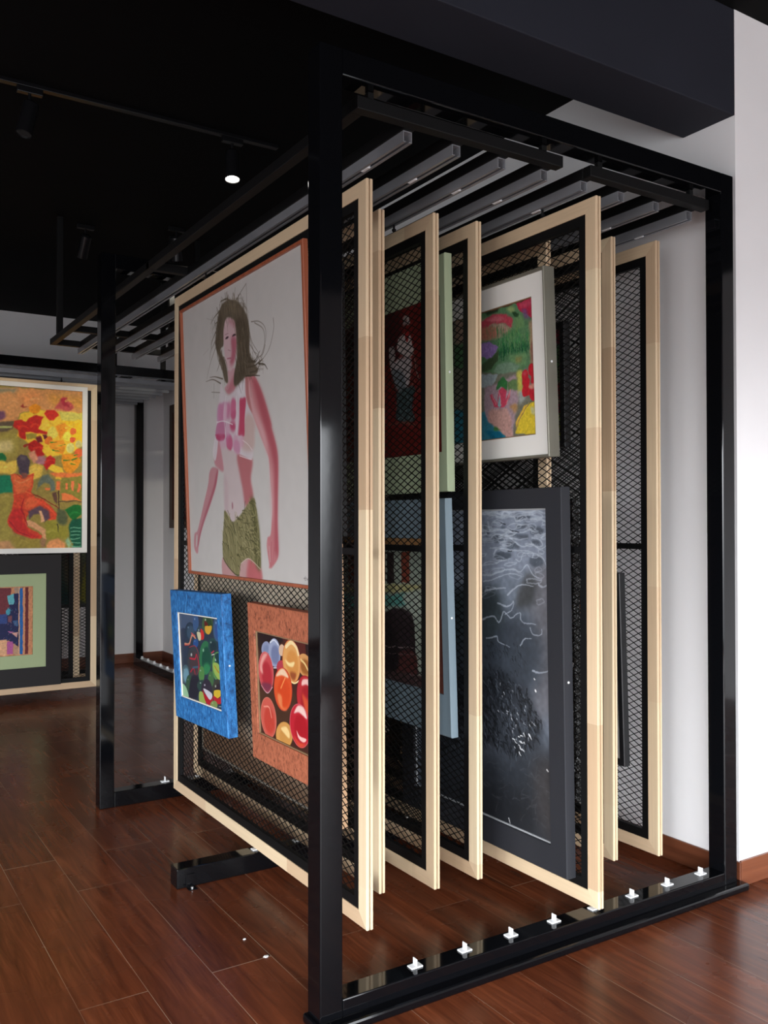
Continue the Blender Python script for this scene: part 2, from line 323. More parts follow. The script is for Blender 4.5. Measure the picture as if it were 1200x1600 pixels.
# ------------------------------------------------------------------ painter
ART = {
'portrait': ((205, 201, 197), [
('P',(196,150,150),1,2,1,[320,65,423,7,416,-19,314,-10]),
('P',(200,160,158),1,2,1,[454,1,471,48,533,68,631,39,626,-17,452,-17]),
('P',(192,105,108),1,9,1,[537,61,575,63,631,39,626,-17,522,-16]),
('P',(196,140,146),1,1,1,[251,388,300,378,295,352,275,319,214,253,151,192,107,141,84,99,75,71,54,73,37,96,44,140,58,149,78,156,103,188,149,254,200,326,219,371]),
('P',(178,98,112),1,4,1,[300,378,275,319,214,253,151,192,107,141,84,101,79,105,96,141,135,192,193,253,255,320,279,360]),
('P',(205,201,197),1,1,1,[65,137,76,137,69,105,57,93]),
('P',(206,190,190),1,1,1,[319,484,398,463,503,424,590,400,576,332,590,268,513,233,416,189,349,228,358,312,348,375,334,383,324,432]),
('P',(186,112,116),1,7,1,[476,422,594,400,578,332,592,268,531,240,510,300,488,357]),
('P',(200,140,148),1,3,1,[280,480,319,481,342,420,352,373,333,369,300,382,268,406]),
('P',(170,120,130),1,1,1,[413,253,422,256,424,238,415,234]),
('P',(196,172,176),0.7,6,1,[350,349,385,319,376,209,349,228]),
('P',(200,128,132),1,1,1,[556,666,583,671,634,664,665,633,709,569,751,489,741,496,777,424,785,369,775,272,767,190,767,135,768,95,757,69,716,42,706,40,693,41,697,53,684,107,692,137,714,147,725,187,733,240,726,322,722,379,711,406,665,466,653,484,607,542,563,597]),
('P',(178,88,98),1,8,1,[617,665,665,633,709,569,751,489,741,496,777,424,785,369,775,272,767,190,767,135,762,82,741,98,747,174,754,272,757,354,742,404,716,458,666,549,631,624]),
('P',(222,178,180),0.8,9,1,[572,646,598,642,626,571,694,477,722,395,740,332,741,246,729,187,724,240,724,366,700,417,653,484,599,553]),
('P',(186,120,120),1,4,1,[560,665,582,668,587,612,607,545,576,584]),
('S',(170,70,84),0.7,4,4,[720,124,710,47]),
('S',(205,201,197),0.9,3,3,[701,110,707,60]),
('S',(170,70,84),0.6,3,3,[738,108,722,51]),
('S',(205,150,150),0.8,6,6,[691,137,692,97]),
('P',(216,206,210),1,1,1,[351,683,373,653,396,637,429,629,482,645,556,669,555,630,575,577,611,538,631,500,625,494,606,423,590,395,544,405,494,419,410,444,370,466,319,481,308,470,295,434,278,411,260,433,265,466,291,517,306,569,337,635]),
('P',(204,178,172),1,6,1,[555,544,606,538,631,500,623,494,607,427,521,433,522,474]),
('P',(196,74,104),1,2,1,[510,603,533,606,561,599,545,534,539,480,514,481,485,489,500,538]),
('P',(205,120,150),1,4,1,[441,607,474,604,478,574,464,544,432,553]),
('P',(190,80,118),1,3,1,[438,567,477,570,469,545,436,550]),
('P',(206,150,180),1,4,1,[356,606,408,604,429,579,388,544,329,546]),
('P',(200,160,186),1,4,1,[319,603,356,602,344,546,307,550]),
('P',(196,132,164),1,2,1,[310,542,380,539,375,509,364,478,313,480,287,498]),
('P',(188,72,112),1,2,1,[287,503,369,498,362,478,313,480]),
('P',(190,78,110),1,3,1,[420,531,467,523,461,505,428,512]),
('P',(198,84,110),1,2,1,[391,489,422,474,423,439,386,455]),
('P',(206,150,176),1,4,1,[458,468,497,459,494,421,446,435]),
('P',(205,120,160),1,4,1,[383,493,426,490,437,448,389,451]),
('P',(208,128,164),0.7,5,1,[329,605,368,598,356,545,318,553]),
('P',(226,190,206),0.8,5,1,[378,600,403,594,390,542,368,549]),
('P',(204,116,150),0.6,5,1,[408,604,436,598,424,546,397,553]),
('P',(206,104,140),0.7,5,1,[443,611,475,604,462,546,433,553]),
('P',(200,120,156),0.6,5,1,[323,541,372,533,361,495,314,504]),
('P',(214,160,186),0.7,5,1,[387,534,421,528,410,487,378,494]),
('P',(196,84,122),0.6,5,1,[431,541,468,535,457,498,422,506]),
('P',(224,200,210),0.8,5,1,[482,588,505,582,490,491,468,498]),
('P',(216,168,192),0.6,5,1,[333,482,382,475,372,449,325,457]),
('P',(200,92,124),0.6,5,1,[402,484,439,478,429,441,393,448]),
('P',(214,150,178),0.6,5,1,[452,487,488,481,477,441,443,448]),
('P',(216,160,184),0.6,5,1,[500,480,535,474,526,441,492,448]),
('S',(240,234,236),1,3,3,[395,632,370,563,383,486]),
('S',(240,234,236),1,4,4,[484,617,481,533,473,486]),
('S',(240,228,230),1,3,3,[524,464,565,447,597,426]),
('S',(240,228,230),1,3,3,[493,414,544,403,590,395]),
('S',(240,232,236),1,4,4,[304,546,368,544,444,525]),
('S',(235,228,230),1,3,3,[291,498,261,436,276,410]),
('P',(225,218,222),1,6,1,[490,638,551,659,552,616,506,611]),
('P',(204,160,166),1,2,1,[420,715,487,709,480,651,444,635,415,634,383,656,408,668,421,685]),
('P',(190,112,124),0.8,6,1,[442,674,482,698,480,651,424,634,397,650]),
('P',(212,180,184),1,2,1,[404,890,419,896,461,890,501,867,500,805,485,742,450,710,424,716,402,751,391,806,392,855]),
('P',(184,104,120),1,6,1,[454,813,474,825,503,805,492,763,469,732,438,736,457,769]),
('P',(200,140,150),0.8,6,1,[437,887,501,875,495,850,454,869]),
('S',(96,66,76),1,8,8,[409,827,421,829,432,828]),
('S',(96,66,76),1,8,8,[469,825,481,827,495,825]),
('S',(52,38,46),1,9,9,[418,827,424,827]),
('S',(52,38,46),1,8,8,[480,825,485,826]),
('S',(130,90,100),0.5,4,4,[406,841,433,841]),
('S',(165,90,110),0.8,6,6,[418,756,449,753]),
('S',(165,120,130),0.7,4,4,[426,785,447,778]),
('S',(170,110,124),0.5,4,4,[434,742,453,740]),
('P',(104,92,76),1,1,1,[363,932,393,952,452,952,516,934,560,903,592,868,606,822,602,752,625,713,662,685,643,668,567,672,478,653,469,689,502,750,502,820,495,865,461,888,419,895,394,862,388,810,373,803,361,792,405,736,417,676,388,684,368,738,335,788,318,822,334,884]),
('P',(80,69,54),1,6,1,[501,871,564,866,599,816,598,746,612,708,557,677,478,655,476,688,505,750,506,819]),
('P',(80,69,54),1,5,1,[334,884,372,919,382,894,356,846,343,795,318,822]),
('P',(124,110,90),1,6,1,[423,950,497,930,548,891,494,898,440,916,410,904]),
('S',(118,104,86),0.6,3,3,[498,886,519,817,516,752,519,700]),
('S',(118,104,86),0.6,3,3,[520,882,542,813,538,748,541,697]),
('S',(118,104,86),0.6,3,3,[547,877,568,808,564,744,567,693]),
('S',(118,104,86),0.6,3,3,[564,873,585,805,582,741,584,691]),
('R',61,150,120,-84,10,4,[(128,114,92),(84,73,58),(70,60,46),(112,99,80),(96,84,68)],0.75,[373,930,452,950,515,932,560,901,590,864,604,819,602,752,621,714,635,683,566,675,483,661,472,692,502,750,502,820,495,865,461,888,419,895,385,871,364,829,351,797,329,828,341,883]),
('R',62,40,110,-75,14,5,[(88,77,60),(104,92,74)],0.8,[324,882,373,926,382,894,349,832,405,739,409,679,381,685,326,798]),
('R',63,46,70,-40,40,3,[(92,82,66),(110,98,82)],0.8,[590,754,638,718,687,707,702,687,659,669,583,673,569,714]),
('R',64,30,55,-110,22,2.5,[(110,98,82),(130,120,104)],0.6,[270,912,354,938,360,898,328,820,257,770,221,720,273,830]),
('R',65,22,60,-60,40,2.5,[(110,98,82),(130,120,104)],0.7,[356,960,453,962,551,930,600,884,558,907,452,955,385,954]),
('S',(106,94,80),0.9,4,2,[502,937,582,971,594,967,592,885]),
('S',(106,94,80),0.9,4,2,[516,937,544,953,556,929]),
('S',(106,94,80),0.9,4,2,[623,844,681,834,724,807,726,766,687,707]),
('S',(106,94,80),0.9,4,2,[648,836,711,803,716,754,671,706]),
('S',(106,94,80),0.9,4,2,[786,824,786,789,746,732,670,699]),
('S',(106,94,80),0.9,4,2,[604,823,626,776,673,733]),
('S',(106,94,80),0.9,4,2,[607,801,632,750,664,731]),
('S',(106,94,80),0.9,4,2,[328,820,267,768,225,712]),
('S',(106,94,80),0.9,4,2,[320,837,271,807,258,778]),
('S',(106,94,80),0.9,4,2,[608,772,648,734,687,703]),
('S',(106,94,80),0.9,4,2,[672,720,705,728,723,752]),
('S',(104,92,76),0.95,7,2,[351,679,282,702,214,704]),
('S',(104,92,76),0.95,7,2,[371,692,303,709,252,714]),
('S',(104,92,76),0.95,7,2,[350,778,342,745,320,726]),
('S',(104,92,76),0.95,7,2,[363,932,312,919,279,902]),
('S',(104,92,76),0.95,7,2,[424,961,376,963,370,950]),
('S',(104,92,76),0.95,7,2,[452,952,415,964,390,960]),
('S',(104,92,76),0.95,7,2,[322,867,284,836,276,810]),
('S',(104,92,76),0.95,7,2,[350,897,320,895,308,878]),
('S',(80,69,54),1,9,3,[596,728,638,714,682,739]),
('S',(80,69,54),1,9,3,[585,701,645,699,704,711]),
('S',(80,69,54),1,9,3,[601,681,652,681,679,701]),
('S',(80,69,54),1,9,3,[670,699,711,691,733,672]),
('S',(80,69,54),1,9,3,[566,675,634,667,675,660]),
('S',(80,69,54),1,9,3,[587,719,646,710,672,726]),
('S',(120,112,100),1,3,3,[265,659,341,648]),
('S',(120,112,100),1,2.5,2.5,[291,687,284,634]),
('S',(150,140,130),0.6,2,2,[240,930,321,906]),
('S',(150,140,130),0.6,2,2,[196,803,251,818]),
('S',(150,140,130),0.6,2,2,[278,891,264,847]),
('S',(150,110,110),0.6,3,3,[600,663,603,599]),
('S',(200,170,170),0.8,3,3,[444,693,416,652,398,658]),
('P',(134,128,88),1,1,1,[346,230,385,209,416,189,476,209,592,268,613,225,629,167,633,105,630,34,583,53,533,65,475,45,456,4,423,7,360,33,320,61,321,125,338,191]),
('P',(98,96,58),1,8,1,[565,246,592,266,629,167,630,37,591,56,586,139]),
('R',3,170,70,-70,35,5,[(84,80,48),(168,162,116),(150,144,100),(72,70,40),(176,168,126)],0.8,[346,230,385,209,416,189,476,209,592,268,613,225,629,167,633,105,630,34,583,53,533,65,475,45,456,4,423,7,360,33,320,61,321,125,338,191]),
('R',4,70,60,-20,30,5,[(84,80,48),(168,162,116),(72,70,40)],0.8,[457,198,591,256,630,71,534,75,462,52]),
('S',(62,60,36),1,6,6,[416,189,423,169,435,151]),
('S',(225,205,190),1,3,3,[475,46,533,65,583,53,630,33]),
('S',(60,58,34),1,5,5,[320,61,360,33,423,7,456,5]),
('S',(105,100,98),1,2.5,2.5,[931,19,948,21]),
('S',(105,100,98),1,2.5,2.5,[942,26,939,15,945,15]),
('S',(105,100,98),1,2.5,2.5,[951,20,953,15,959,20,960,15]),
('S',(105,100,98),1,2.5,2.5,[964,20,962,14]),
]),
'meadow': ((150, 132, 66), [
('P',(206,146,92),1,0,0,[-334,968,1010,1005,1011,849,679,868,514,838,506,794,379,752,-332,712]),
('P',(140,134,108),1,8,0,[-334,968,505,987,479,958,428,965,378,951,-334,901]),
('P',(212,150,70),1,16,0,[722,965,1010,968,1011,886,829,876,758,908]),
('P',(226,140,80),0.6,14,0,[513,952,634,981,687,941,592,885,531,903]),
('P',(236,192,56),1,3,0,[523,831,661,867,829,861,1011,864,1012,655,903,592,724,572,593,654,507,694]),
('P',(206,196,92),1,2,0,[812,864,1007,859,997,818,920,803,838,806]),
('P',(246,196,34),1,5,0,[848,796,1011,819,1012,685,939,682,902,739]),
('P',(160,146,70),1,6,0,[-332,659,498,715,524,665,508,579,431,548,-331,498]),
('P',(206,190,130),1,10,0,[-103,627,464,663,481,628,448,591,-103,559]),
('P',(92,78,62),1,4,0,[-333,739,480,779,473,735,430,719,-332,686]),
('P',(170,180,110),1,2,0,[133,741,472,750,464,738,133,727]),
('P',(110,70,100),1,5,0,[132,824,412,846,421,804,396,788,133,776]),
('P',(190,36,30),1,1,0,[480,785,531,795,561,782,592,812,644,833,697,817,662,744,723,732,741,714,653,714,566,725,562,674,532,680,507,736,473,750]),
('P',(178,28,26),1,1,0,[593,654,636,677,698,643,689,607,706,585,663,554,628,568,589,624]),
('P',(186,32,32),1,1,0,[689,556,750,586,790,559,795,529,724,491,689,527]),
('P',(200,44,32),1,1,0,[697,840,722,870,784,873,816,838,776,807,741,802]),
('P',(190,80,80),1,3,0,[784,881,847,955,902,924,938,889,892,864,829,876]),
('P',(170,40,60),1,3,0,[829,942,883,953,874,923,902,895,847,899]),
('P',(224,140,26),1,2,0,[587,877,635,902,679,882,670,852,627,835,592,849]),
('P',(150,50,40),1,1,0,[525,881,548,900,557,883,592,882,548,874]),
('P',(110,26,40),1,1,0,[640,692,680,704,698,672,653,659]),
('P',(96,26,40),1,1,0,[693,709,723,713,734,695,710,687]),
('P',(238,200,70),1,2,0,[666,758,723,805,741,769,697,738]),
('P',(222,206,90),1,0,1,[807,728,802,709,787,695,767,689,748,694,733,706,728,724,733,743,748,757,767,763,787,759,802,746]),
('P',(232,220,80),1,0,1,[914,710,909,696,897,686,880,681,863,684,850,694,845,707,850,721,862,732,880,737,897,734,909,724]),
('P',(226,110,50),1,0,1,[953,745,950,734,940,726,927,722,915,724,905,732,902,743,905,754,915,763,927,766,940,764,950,756]),
('P',(210,206,120),1,0,1,[938,637,934,621,922,610,907,605,892,609,881,619,876,635,880,651,891,662,907,667,922,663,934,653]),
('P',(222,100,52),1,0,1,[1004,602,1000,587,988,576,972,572,955,575,942,586,939,600,942,615,955,626,971,631,988,627,1000,617]),
('P',(222,120,44),1,0,1,[773,675,769,662,757,653,741,649,726,652,714,660,710,673,714,686,725,694,741,699,757,696,768,688]),
('P',(206,196,120),1,0,1,[1005,662,1001,650,991,641,975,637,961,639,950,648,946,659,950,671,960,681,975,685,990,682,1001,674]),
('P',(168,116,130),1,4,1,[724,549,718,534,702,523,681,519,659,522,643,532,636,547,643,561,658,572,681,577,702,574,718,563]),
('P',(224,96,52),1,0,1,[942,689,940,680,932,674,921,671,909,672,902,679,899,688,902,697,909,703,921,706,931,704,940,698]),
('P',(230,150,40),1,2,0,[750,674,848,686,875,650,849,589,786,602,750,630]),
('P',(226,146,34),1,2,0,[839,589,940,600,985,564,976,519,904,466,867,487,840,538]),
('P',(228,140,36),1,3,0,[794,771,866,789,893,768,857,730,830,685,812,721]),
('S',(70,130,40),1,9,4,[759,664,795,668]),
('S',(70,130,40),1,9,4,[813,648,867,655]),
('S',(70,130,40),1,9,4,[768,616,821,611]),
('S',(70,130,40),1,9,4,[858,553,903,558]),
('S',(70,130,40),1,9,4,[940,589,975,594]),
('S',(70,130,40),1,9,4,[903,536,949,534]),
('S',(70,130,40),1,9,4,[922,559,967,572]),
('P',(214,150,120),1,4,0,[584,595,636,612,663,554,628,525]),
('P',(160,146,60),1,2,0,[562,710,653,714,645,685,576,674]),
('P',(26,110,60),1,2,0,[134,567,397,586,431,555,422,537,134,528]),
('P',(18,124,90),1,3,0,[135,441,406,451,465,449,474,346,415,341,136,330]),
('P',(232,196,84),1,3,0,[-102,518,405,540,431,526,465,538,499,542,508,478,465,456,431,462,-102,463]),
('P',(228,190,80),1,3,0,[594,510,646,529,698,512,689,454,637,420,602,437]),
('P',(240,196,60),1,2,0,[733,499,768,525,849,509,868,458,832,428,796,420,786,478]),
('P',(228,120,64),1,4,0,[742,477,1013,476,1013,446,868,443,786,449]),
('P',(150,132,66),1,2,0,[620,423,664,439,832,435,832,354,761,288,673,316,620,337]),
('P',(98,110,100),1,3,0,[698,461,733,469,787,420,792,361,751,353,751,404,707,411,664,381,647,352,664,417]),
('P',(232,120,70),1,1,0,[712,376,751,379,751,364,716,364]),
('P',(230,116,62),1,1,0,[801,420,832,424,827,369,796,368]),
('P',(138,132,56),1,1,0,[840,443,1009,458,1009,305,904,326,832,354]),
('P',(232,124,76),1,0,0,[872,414,890,411,886,370,872,373]),
('P',(232,124,76),1,0,0,[914,425,937,423,931,359,915,363]),
('P',(232,124,76),1,0,0,[962,415,982,412,978,349,960,352]),
('P',(234,124,68),1,0,0,[841,347,868,351,995,305,850,300]),
('S',(80,54,40),1,8,8,[819,361,823,244]),
('S',(96,70,50),1,6,6,[823,291,1009,301]),
('P',(96,66,56),1,2,0,[769,346,805,354,810,273,779,303]),
('S',(130,50,34),1,7,7,[629,337,708,308,815,251]),
('S',(170,150,90),1,5,5,[382,276,433,270,458,235]),
('P',(156,142,66),1,8,0,[-329,324,466,335,458,163,468,35,-327,42]),
('P',(188,140,96),1,5,0,[-327,42,459,49,485,-1,-327,2]),
('P',(22,106,44),1,1,0,[864,244,922,274,995,275,995,215,959,193,955,163,905,193]),
('P',(16,84,62),1,3,0,[896,142,922,178,1014,193,1015,-7,942,-7,905,60]),
('S',(120,180,150),0.8,6,6,[914,127,987,130]),
('S',(120,180,150),0.8,6,6,[914,103,987,107]),
('S',(120,180,150),0.8,6,6,[914,79,987,83]),
('S',(120,180,150),0.8,6,6,[914,56,988,59]),
('S',(120,180,150),0.8,6,6,[915,32,988,35]),
('S',(120,180,150),0.8,6,6,[915,8,988,11]),
('P',(146,140,50),1,5,0,[709,171,797,171,833,142,896,142,888,53,798,61,727,54,709,120]),
('P',(64,80,60),0.8,5,0,[797,215,815,251,869,237,887,193,878,142,815,149]),
('S',(60,60,40),1,8,3,[806,149,819,101]),
('P',(150,132,56),1,4,0,[459,77,536,70,665,62,674,4,502,6]),
('P',(224,150,96),1,3,0,[722,10,745,47,816,61,870,31,870,-6,727,-4]),
('P',(150,190,150),1,3,0,[870,45,896,68,915,16,897,-6]),
('P',(212,72,44),1,1,0,[458,456,491,463,516,450,585,452,629,467,629,409,612,351,638,323,708,302,770,251,802,215,797,178,744,171,664,265,603,235,569,192,578,135,700,76,682,58,595,70,501,92,450,135,435,171,467,241,483,306,474,378]),
('P',(226,108,62),1,5,0,[458,456,508,457,551,429,620,452,612,380,551,343,491,349,474,406]),
('P',(192,36,40),0.8,6,0,[474,249,552,250,543,171,595,106,682,69,595,66,484,99,441,156]),
('P',(230,100,60),1,5,0,[560,300,620,322,673,294,621,250,569,242]),
('P',(90,68,84),1,3,0,[586,228,638,257,673,265,744,236,752,186,709,163,673,214,629,214,595,178]),
('P',(216,160,116),1,1,0,[565,171,595,178,700,130,727,113,722,54,700,33,691,91,639,120,570,142]),
('P',(222,170,130),1,1,0,[668,239,691,236,713,171,682,163,678,200]),
('P',(150,110,80),1,3,0,[682,62,722,54,714,10,679,11]),
('P',(76,64,80),1,1,0,[499,557,533,583,576,577,600,545,594,502,594,466,551,437,525,464,516,500,499,528]),
('P',(104,92,100),1,5,0,[525,572,567,570,567,545,533,544]),
('S',(150,60,40),1,5,3,[508,457,546,433,590,455]),
('S',(240,150,100),0.6,8,8,[491,421,534,408,594,430]),
('S',(236,120,70),0.6,9,9,[483,335,551,357,612,337]),
('S',(150,24,34),0.7,8,8,[551,307,543,235,578,142]),
('S',(230,90,56),0.7,8,8,[629,308,708,273,788,215]),
('S',(150,30,40),0.7,7,7,[450,171,509,106,604,77]),
('P',(130,80,70),1,3,0,[538,465,580,469,580,440,551,429]),
('S',(214,70,40),0.7,16,6,[604,757,635,771,670,762]),
('S',(214,60,36),0.7,16,6,[518,746,549,760,583,750]),
('S',(206,60,40),0.7,16,6,[631,621,663,635,698,624]),
('S',(214,60,40),0.7,16,6,[719,543,750,557,786,547]),
('S',(250,214,80),0.7,16,6,[870,762,902,776,939,766]),
('S',(252,206,60),0.7,16,6,[923,786,957,801,993,791]),
('S',(150,20,24),0.7,16,6,[561,633,593,647,628,636]),
('S',(236,160,40),0.7,16,6,[834,760,866,775,902,765]),
('S',(240,180,60),0.7,16,6,[799,641,831,655,867,645]),
('S',(240,170,50),0.7,16,6,[888,534,922,548,957,537]),
('S',(240,206,100),0.7,16,6,[606,482,637,496,672,485]),
('S',(240,206,100),0.7,16,6,[418,499,448,513,482,502]),
('S',(170,150,80),0.7,16,6,[402,314,432,327,466,316]),
('S',(170,160,70),0.7,16,6,[730,99,762,113,798,101]),
('S',(170,150,70),0.7,16,6,[522,36,553,48,587,37]),
('S',(40,130,60),0.7,16,6,[908,217,940,230,977,218]),
('S',(220,166,110),0.7,16,6,[603,923,634,938,669,928]),
('S',(222,160,90),0.7,16,6,[869,931,901,946,938,937]),
('S',(216,156,104),0.7,16,6,[449,893,480,908,514,898]),
]),
'marbles': ((44, 54, 70), [
('P',(70,86,112),1,6,1,[12,979,446,983,416,875,185,798,7,765]),
('P',(46,56,76),1,6,1,[7,765,185,798,195,548,53,481]),
('P',(40,56,74),1,0,1,[408,801,385,746,333,701,266,680,201,688,156,724,144,777,169,834,222,878,290,898,354,889,397,853]),
('P',(58,80,100),1,8,1,[394,789,377,747,338,714,288,699,239,705,206,731,197,771,215,814,255,847,306,862,353,855,386,828]),
('P',(120,150,170),0.8,2,1,[255,836,252,830,245,826,236,823,228,824,222,828,220,833,223,839,230,843,238,845,247,845,253,841]),
('P',(58,88,130),1,0,1,[510,907,495,857,464,819,426,802,391,812,368,847,364,895,379,946,410,984,448,1000,483,989,505,955]),
('P',(210,220,220),0.8,2,1,[426,944,424,939,420,935,416,934,411,935,408,938,407,943,409,948,413,952,418,954,422,953,425,949]),
('P',(60,90,126),1,0,1,[1044,888,1024,817,983,763,933,739,885,753,854,801,848,871,869,943,911,997,962,1019,1009,1004,1038,956]),
('P',(50,80,140),1,8,1,[1033,873,1018,820,987,779,949,762,914,772,891,808,887,860,902,914,933,955,972,971,1006,960,1029,924]),
('P',(130,170,210),0.8,2,1,[932,941,930,933,925,928,918,926,912,927,908,932,907,939,909,946,915,951,921,954,927,952,931,948]),
('P',(66,92,62),1,0,1,[845,917,822,861,772,816,706,796,643,805,599,842,588,897,612,955,664,999,730,1019,792,1008,834,971]),
('P',(40,66,40),1,8,1,[831,905,814,863,776,830,727,814,680,821,648,849,639,890,657,933,696,967,745,981,792,974,823,946]),
('P',(200,210,190),0.8,2,1,[695,955,692,950,686,945,677,943,669,944,663,947,662,953,664,959,671,963,680,965,688,965,694,961]),
('P',(206,160,50),1,0,1,[654,870,701,906,733,889,810,899,805,852,741,799,666,816]),
('P',(96,28,26),1,0,1,[654,942,704,930,735,901,656,886]),
('P',(50,70,80),1,0,1,[629,796,611,751,572,715,522,698,474,705,441,735,433,779,451,825,491,861,542,877,589,869,621,840]),
('P',(210,220,220),0.8,2,1,[515,826,513,821,508,818,501,816,495,817,490,819,489,824,491,828,496,832,503,834,509,833,514,830]),
('P',(200,44,44),1,0,1,[556,846,622,812,614,739,543,724,541,788]),
('P',(200,196,160),1,0,1,[453,797,542,797,543,724,488,711]),
('S',(206,140,110),1,26,26,[128,633,243,645,330,753,417,720]),
('S',(176,50,60),1,14,6,[126,616,261,638]),
('S',(190,80,84),1,16,16,[314,776,403,751]),
('P',(40,80,140),1,0,1,[477,677,466,652,440,631,406,621,374,624,352,640,346,664,357,689,384,710,417,720,449,717,471,701]),
('P',(210,220,220),0.8,2,1,[400,691,398,689,395,687,391,685,386,686,383,687,383,690,384,692,387,694,392,695,396,695,399,694]),
('P',(58,62,68),1,0,1,[488,468,458,375,394,300,312,264,235,278,183,338,172,428,204,524,271,598,353,632,428,616,478,556]),
('P',(70,56,60),1,8,1,[471,448,448,378,400,322,339,295,282,306,243,350,235,418,259,489,308,545,369,570,426,558,463,514]),
('P',(210,210,205),0.8,2,1,[307,527,303,517,295,510,284,506,274,507,267,513,265,522,269,532,278,539,288,543,298,542,305,536]),
('S',(180,40,60),1,20,20,[243,479,373,486,416,540,459,448,452,382]),
('S',(176,36,60),1,18,18,[245,321,324,373,370,289]),
('S',(60,90,110),1,22,22,[307,379,437,404]),
('S',(170,50,60),1,8,8,[239,603,390,635,470,547,483,418,368,272]),
('P',(44,110,72),1,0,1,[781,547,752,451,691,375,614,340,542,355,494,418,484,512,515,610,578,686,655,719,726,701,772,638]),
('P',(22,74,58),1,8,1,[764,527,742,455,697,398,640,371,586,383,550,430,543,500,566,573,613,630,670,655,723,642,757,595]),
('P',(150,190,160),0.8,2,1,[611,612,608,602,600,594,590,590,580,592,574,598,572,607,576,617,584,625,594,628,603,627,610,621]),
('P',(60,150,90),0.7,14,1,[735,427,720,398,686,373,642,360,599,361,569,378,561,404,576,435,610,459,654,473,697,470,726,454]),
('P',(40,74,72),1,0,1,[911,691,894,646,854,610,802,593,753,599,719,627,710,669,728,715,769,750,821,767,870,760,903,732]),
('P',(26,48,56),1,8,1,[901,681,887,647,857,621,819,608,782,612,757,633,750,665,764,699,794,726,833,738,869,733,894,712]),
('P',(190,200,190),0.8,2,1,[794,717,791,712,786,709,779,707,773,707,769,710,767,714,769,719,775,722,781,724,788,724,792,721]),
('S',(190,50,80),1,14,14,[778,598,839,628]),
('S',(220,210,200),1,10,10,[784,579,844,594]),
('P',(90,140,80),1,0,1,[1026,489,1002,409,952,346,888,316,828,328,788,380,780,457,805,538,857,602,921,630,980,616,1018,564]),
('P',(34,76,70),1,8,1,[1013,472,994,412,957,365,909,342,864,352,835,390,828,448,847,509,886,556,934,577,978,567,1007,529]),
('P',(190,210,200),0.8,2,1,[885,540,882,532,875,526,867,523,859,524,854,529,853,536,856,545,862,551,870,554,878,553,884,548]),
('P',(150,176,84),1,0,1,[808,492,924,499,996,424,1004,348,906,334,815,399]),
('S',(170,130,40),1,20,20,[838,465,914,413,994,408]),
('P',(26,60,60),1,0,1,[850,575,936,616,1010,563,1002,486,924,507]),
('P',(70,96,104),1,0,1,[204,291,185,234,145,188,95,166,47,173,16,209,9,263,28,321,69,367,120,388,166,380,197,344]),
('P',(110,150,166),1,8,1,[193,278,179,235,149,201,111,185,76,190,52,217,47,258,62,301,92,335,130,351,165,345,188,318]),
('P',(150,170,180),0.8,2,1,[91,324,89,318,84,314,77,311,71,312,67,315,66,321,68,327,73,331,80,334,86,333,90,330]),
('P',(50,80,60),1,0,1,[277,193,260,141,224,99,180,78,138,85,110,118,104,167,122,220,158,262,203,282,244,274,271,242]),
('P',(130,160,120),0.8,2,1,[177,223,175,218,171,214,165,212,160,212,156,215,155,220,157,225,162,230,167,232,173,231,177,228]),
('P',(80,130,70),1,0,1,[589,344,575,298,545,261,508,244,473,251,451,280,446,324,460,371,491,408,528,424,562,417,584,388]),
('P',(210,220,220),0.8,2,1,[507,373,505,368,501,364,496,362,492,363,489,366,488,370,490,375,493,379,498,380,503,380,506,377]),
('P',(150,190,150),1,2,1,[-5,142,91,131,158,50,143,5,-2,-2]),
('P',(36,36,48),1,8,1,[257,265,441,283,380,53,173,19]),
('P',(44,70,64),1,0,1,[645,225,625,190,578,159,514,140,452,139,408,156,395,186,416,222,465,253,529,271,590,272,632,255]),
('P',(210,220,220),0.8,2,1,[497,231,495,228,488,224,480,222,472,222,466,223,464,226,467,230,473,233,482,235,490,236,495,234]),
('P',(66,106,66),1,0,1,[807,320,793,275,765,239,729,222,696,228,675,257,670,300,684,346,713,381,748,398,781,391,802,362]),
('P',(150,180,120),0.8,2,1,[728,347,726,343,723,339,718,337,714,338,711,341,710,345,712,349,716,353,720,355,724,354,727,352]),
('P',(48,42,56),1,0,1,[752,194,728,131,676,79,609,52,545,57,501,94,489,152,514,217,568,269,635,295,699,288,741,251]),
('P',(200,200,210),0.8,2,1,[599,224,596,217,590,212,581,209,572,209,567,213,565,218,568,225,575,230,583,233,592,233,598,229]),
('P',(150,170,84),1,0,1,[441,120,530,127,590,32,552,2,430,13]),
('P',(172,30,44),1,0,1,[525,158,599,114,752,115,746,59,656,12,574,46]),
('P',(200,196,206),1,0,1,[545,177,706,163,753,131,697,75,615,109]),
('P',(58,60,52),1,0,1,[997,210,974,137,924,78,860,48,799,56,758,101,749,170,774,244,825,304,890,332,949,322,988,277]),
('P',(46,38,48),1,8,1,[984,194,966,139,929,95,881,73,836,79,805,112,798,164,817,219,855,264,903,285,948,278,977,244]),
('P',(190,200,180),0.8,2,1,[854,250,851,242,845,236,837,233,829,234,823,238,822,245,825,252,831,258,840,261,847,261,853,257]),
('P',(208,176,50),1,0,1,[792,185,861,211,942,216,945,163,851,116,795,130]),
('P',(176,34,46),1,0,1,[770,134,884,122,968,159,962,97,894,62,797,76]),
('P',(120,140,80),1,0,1,[860,48,846,22,814,-1,771,-15,729,-16,700,-4,691,18,705,44,738,67,781,81,823,82,851,70]),
('P',(210,220,220),0.8,2,1,[760,52,758,49,754,46,748,45,743,44,739,46,738,48,739,50,744,53,749,54,755,55,759,54]),
('S',(150,170,180),1,8,8,[891,38,972,45]),
]),
'sweets': ((66, 34, 26), [
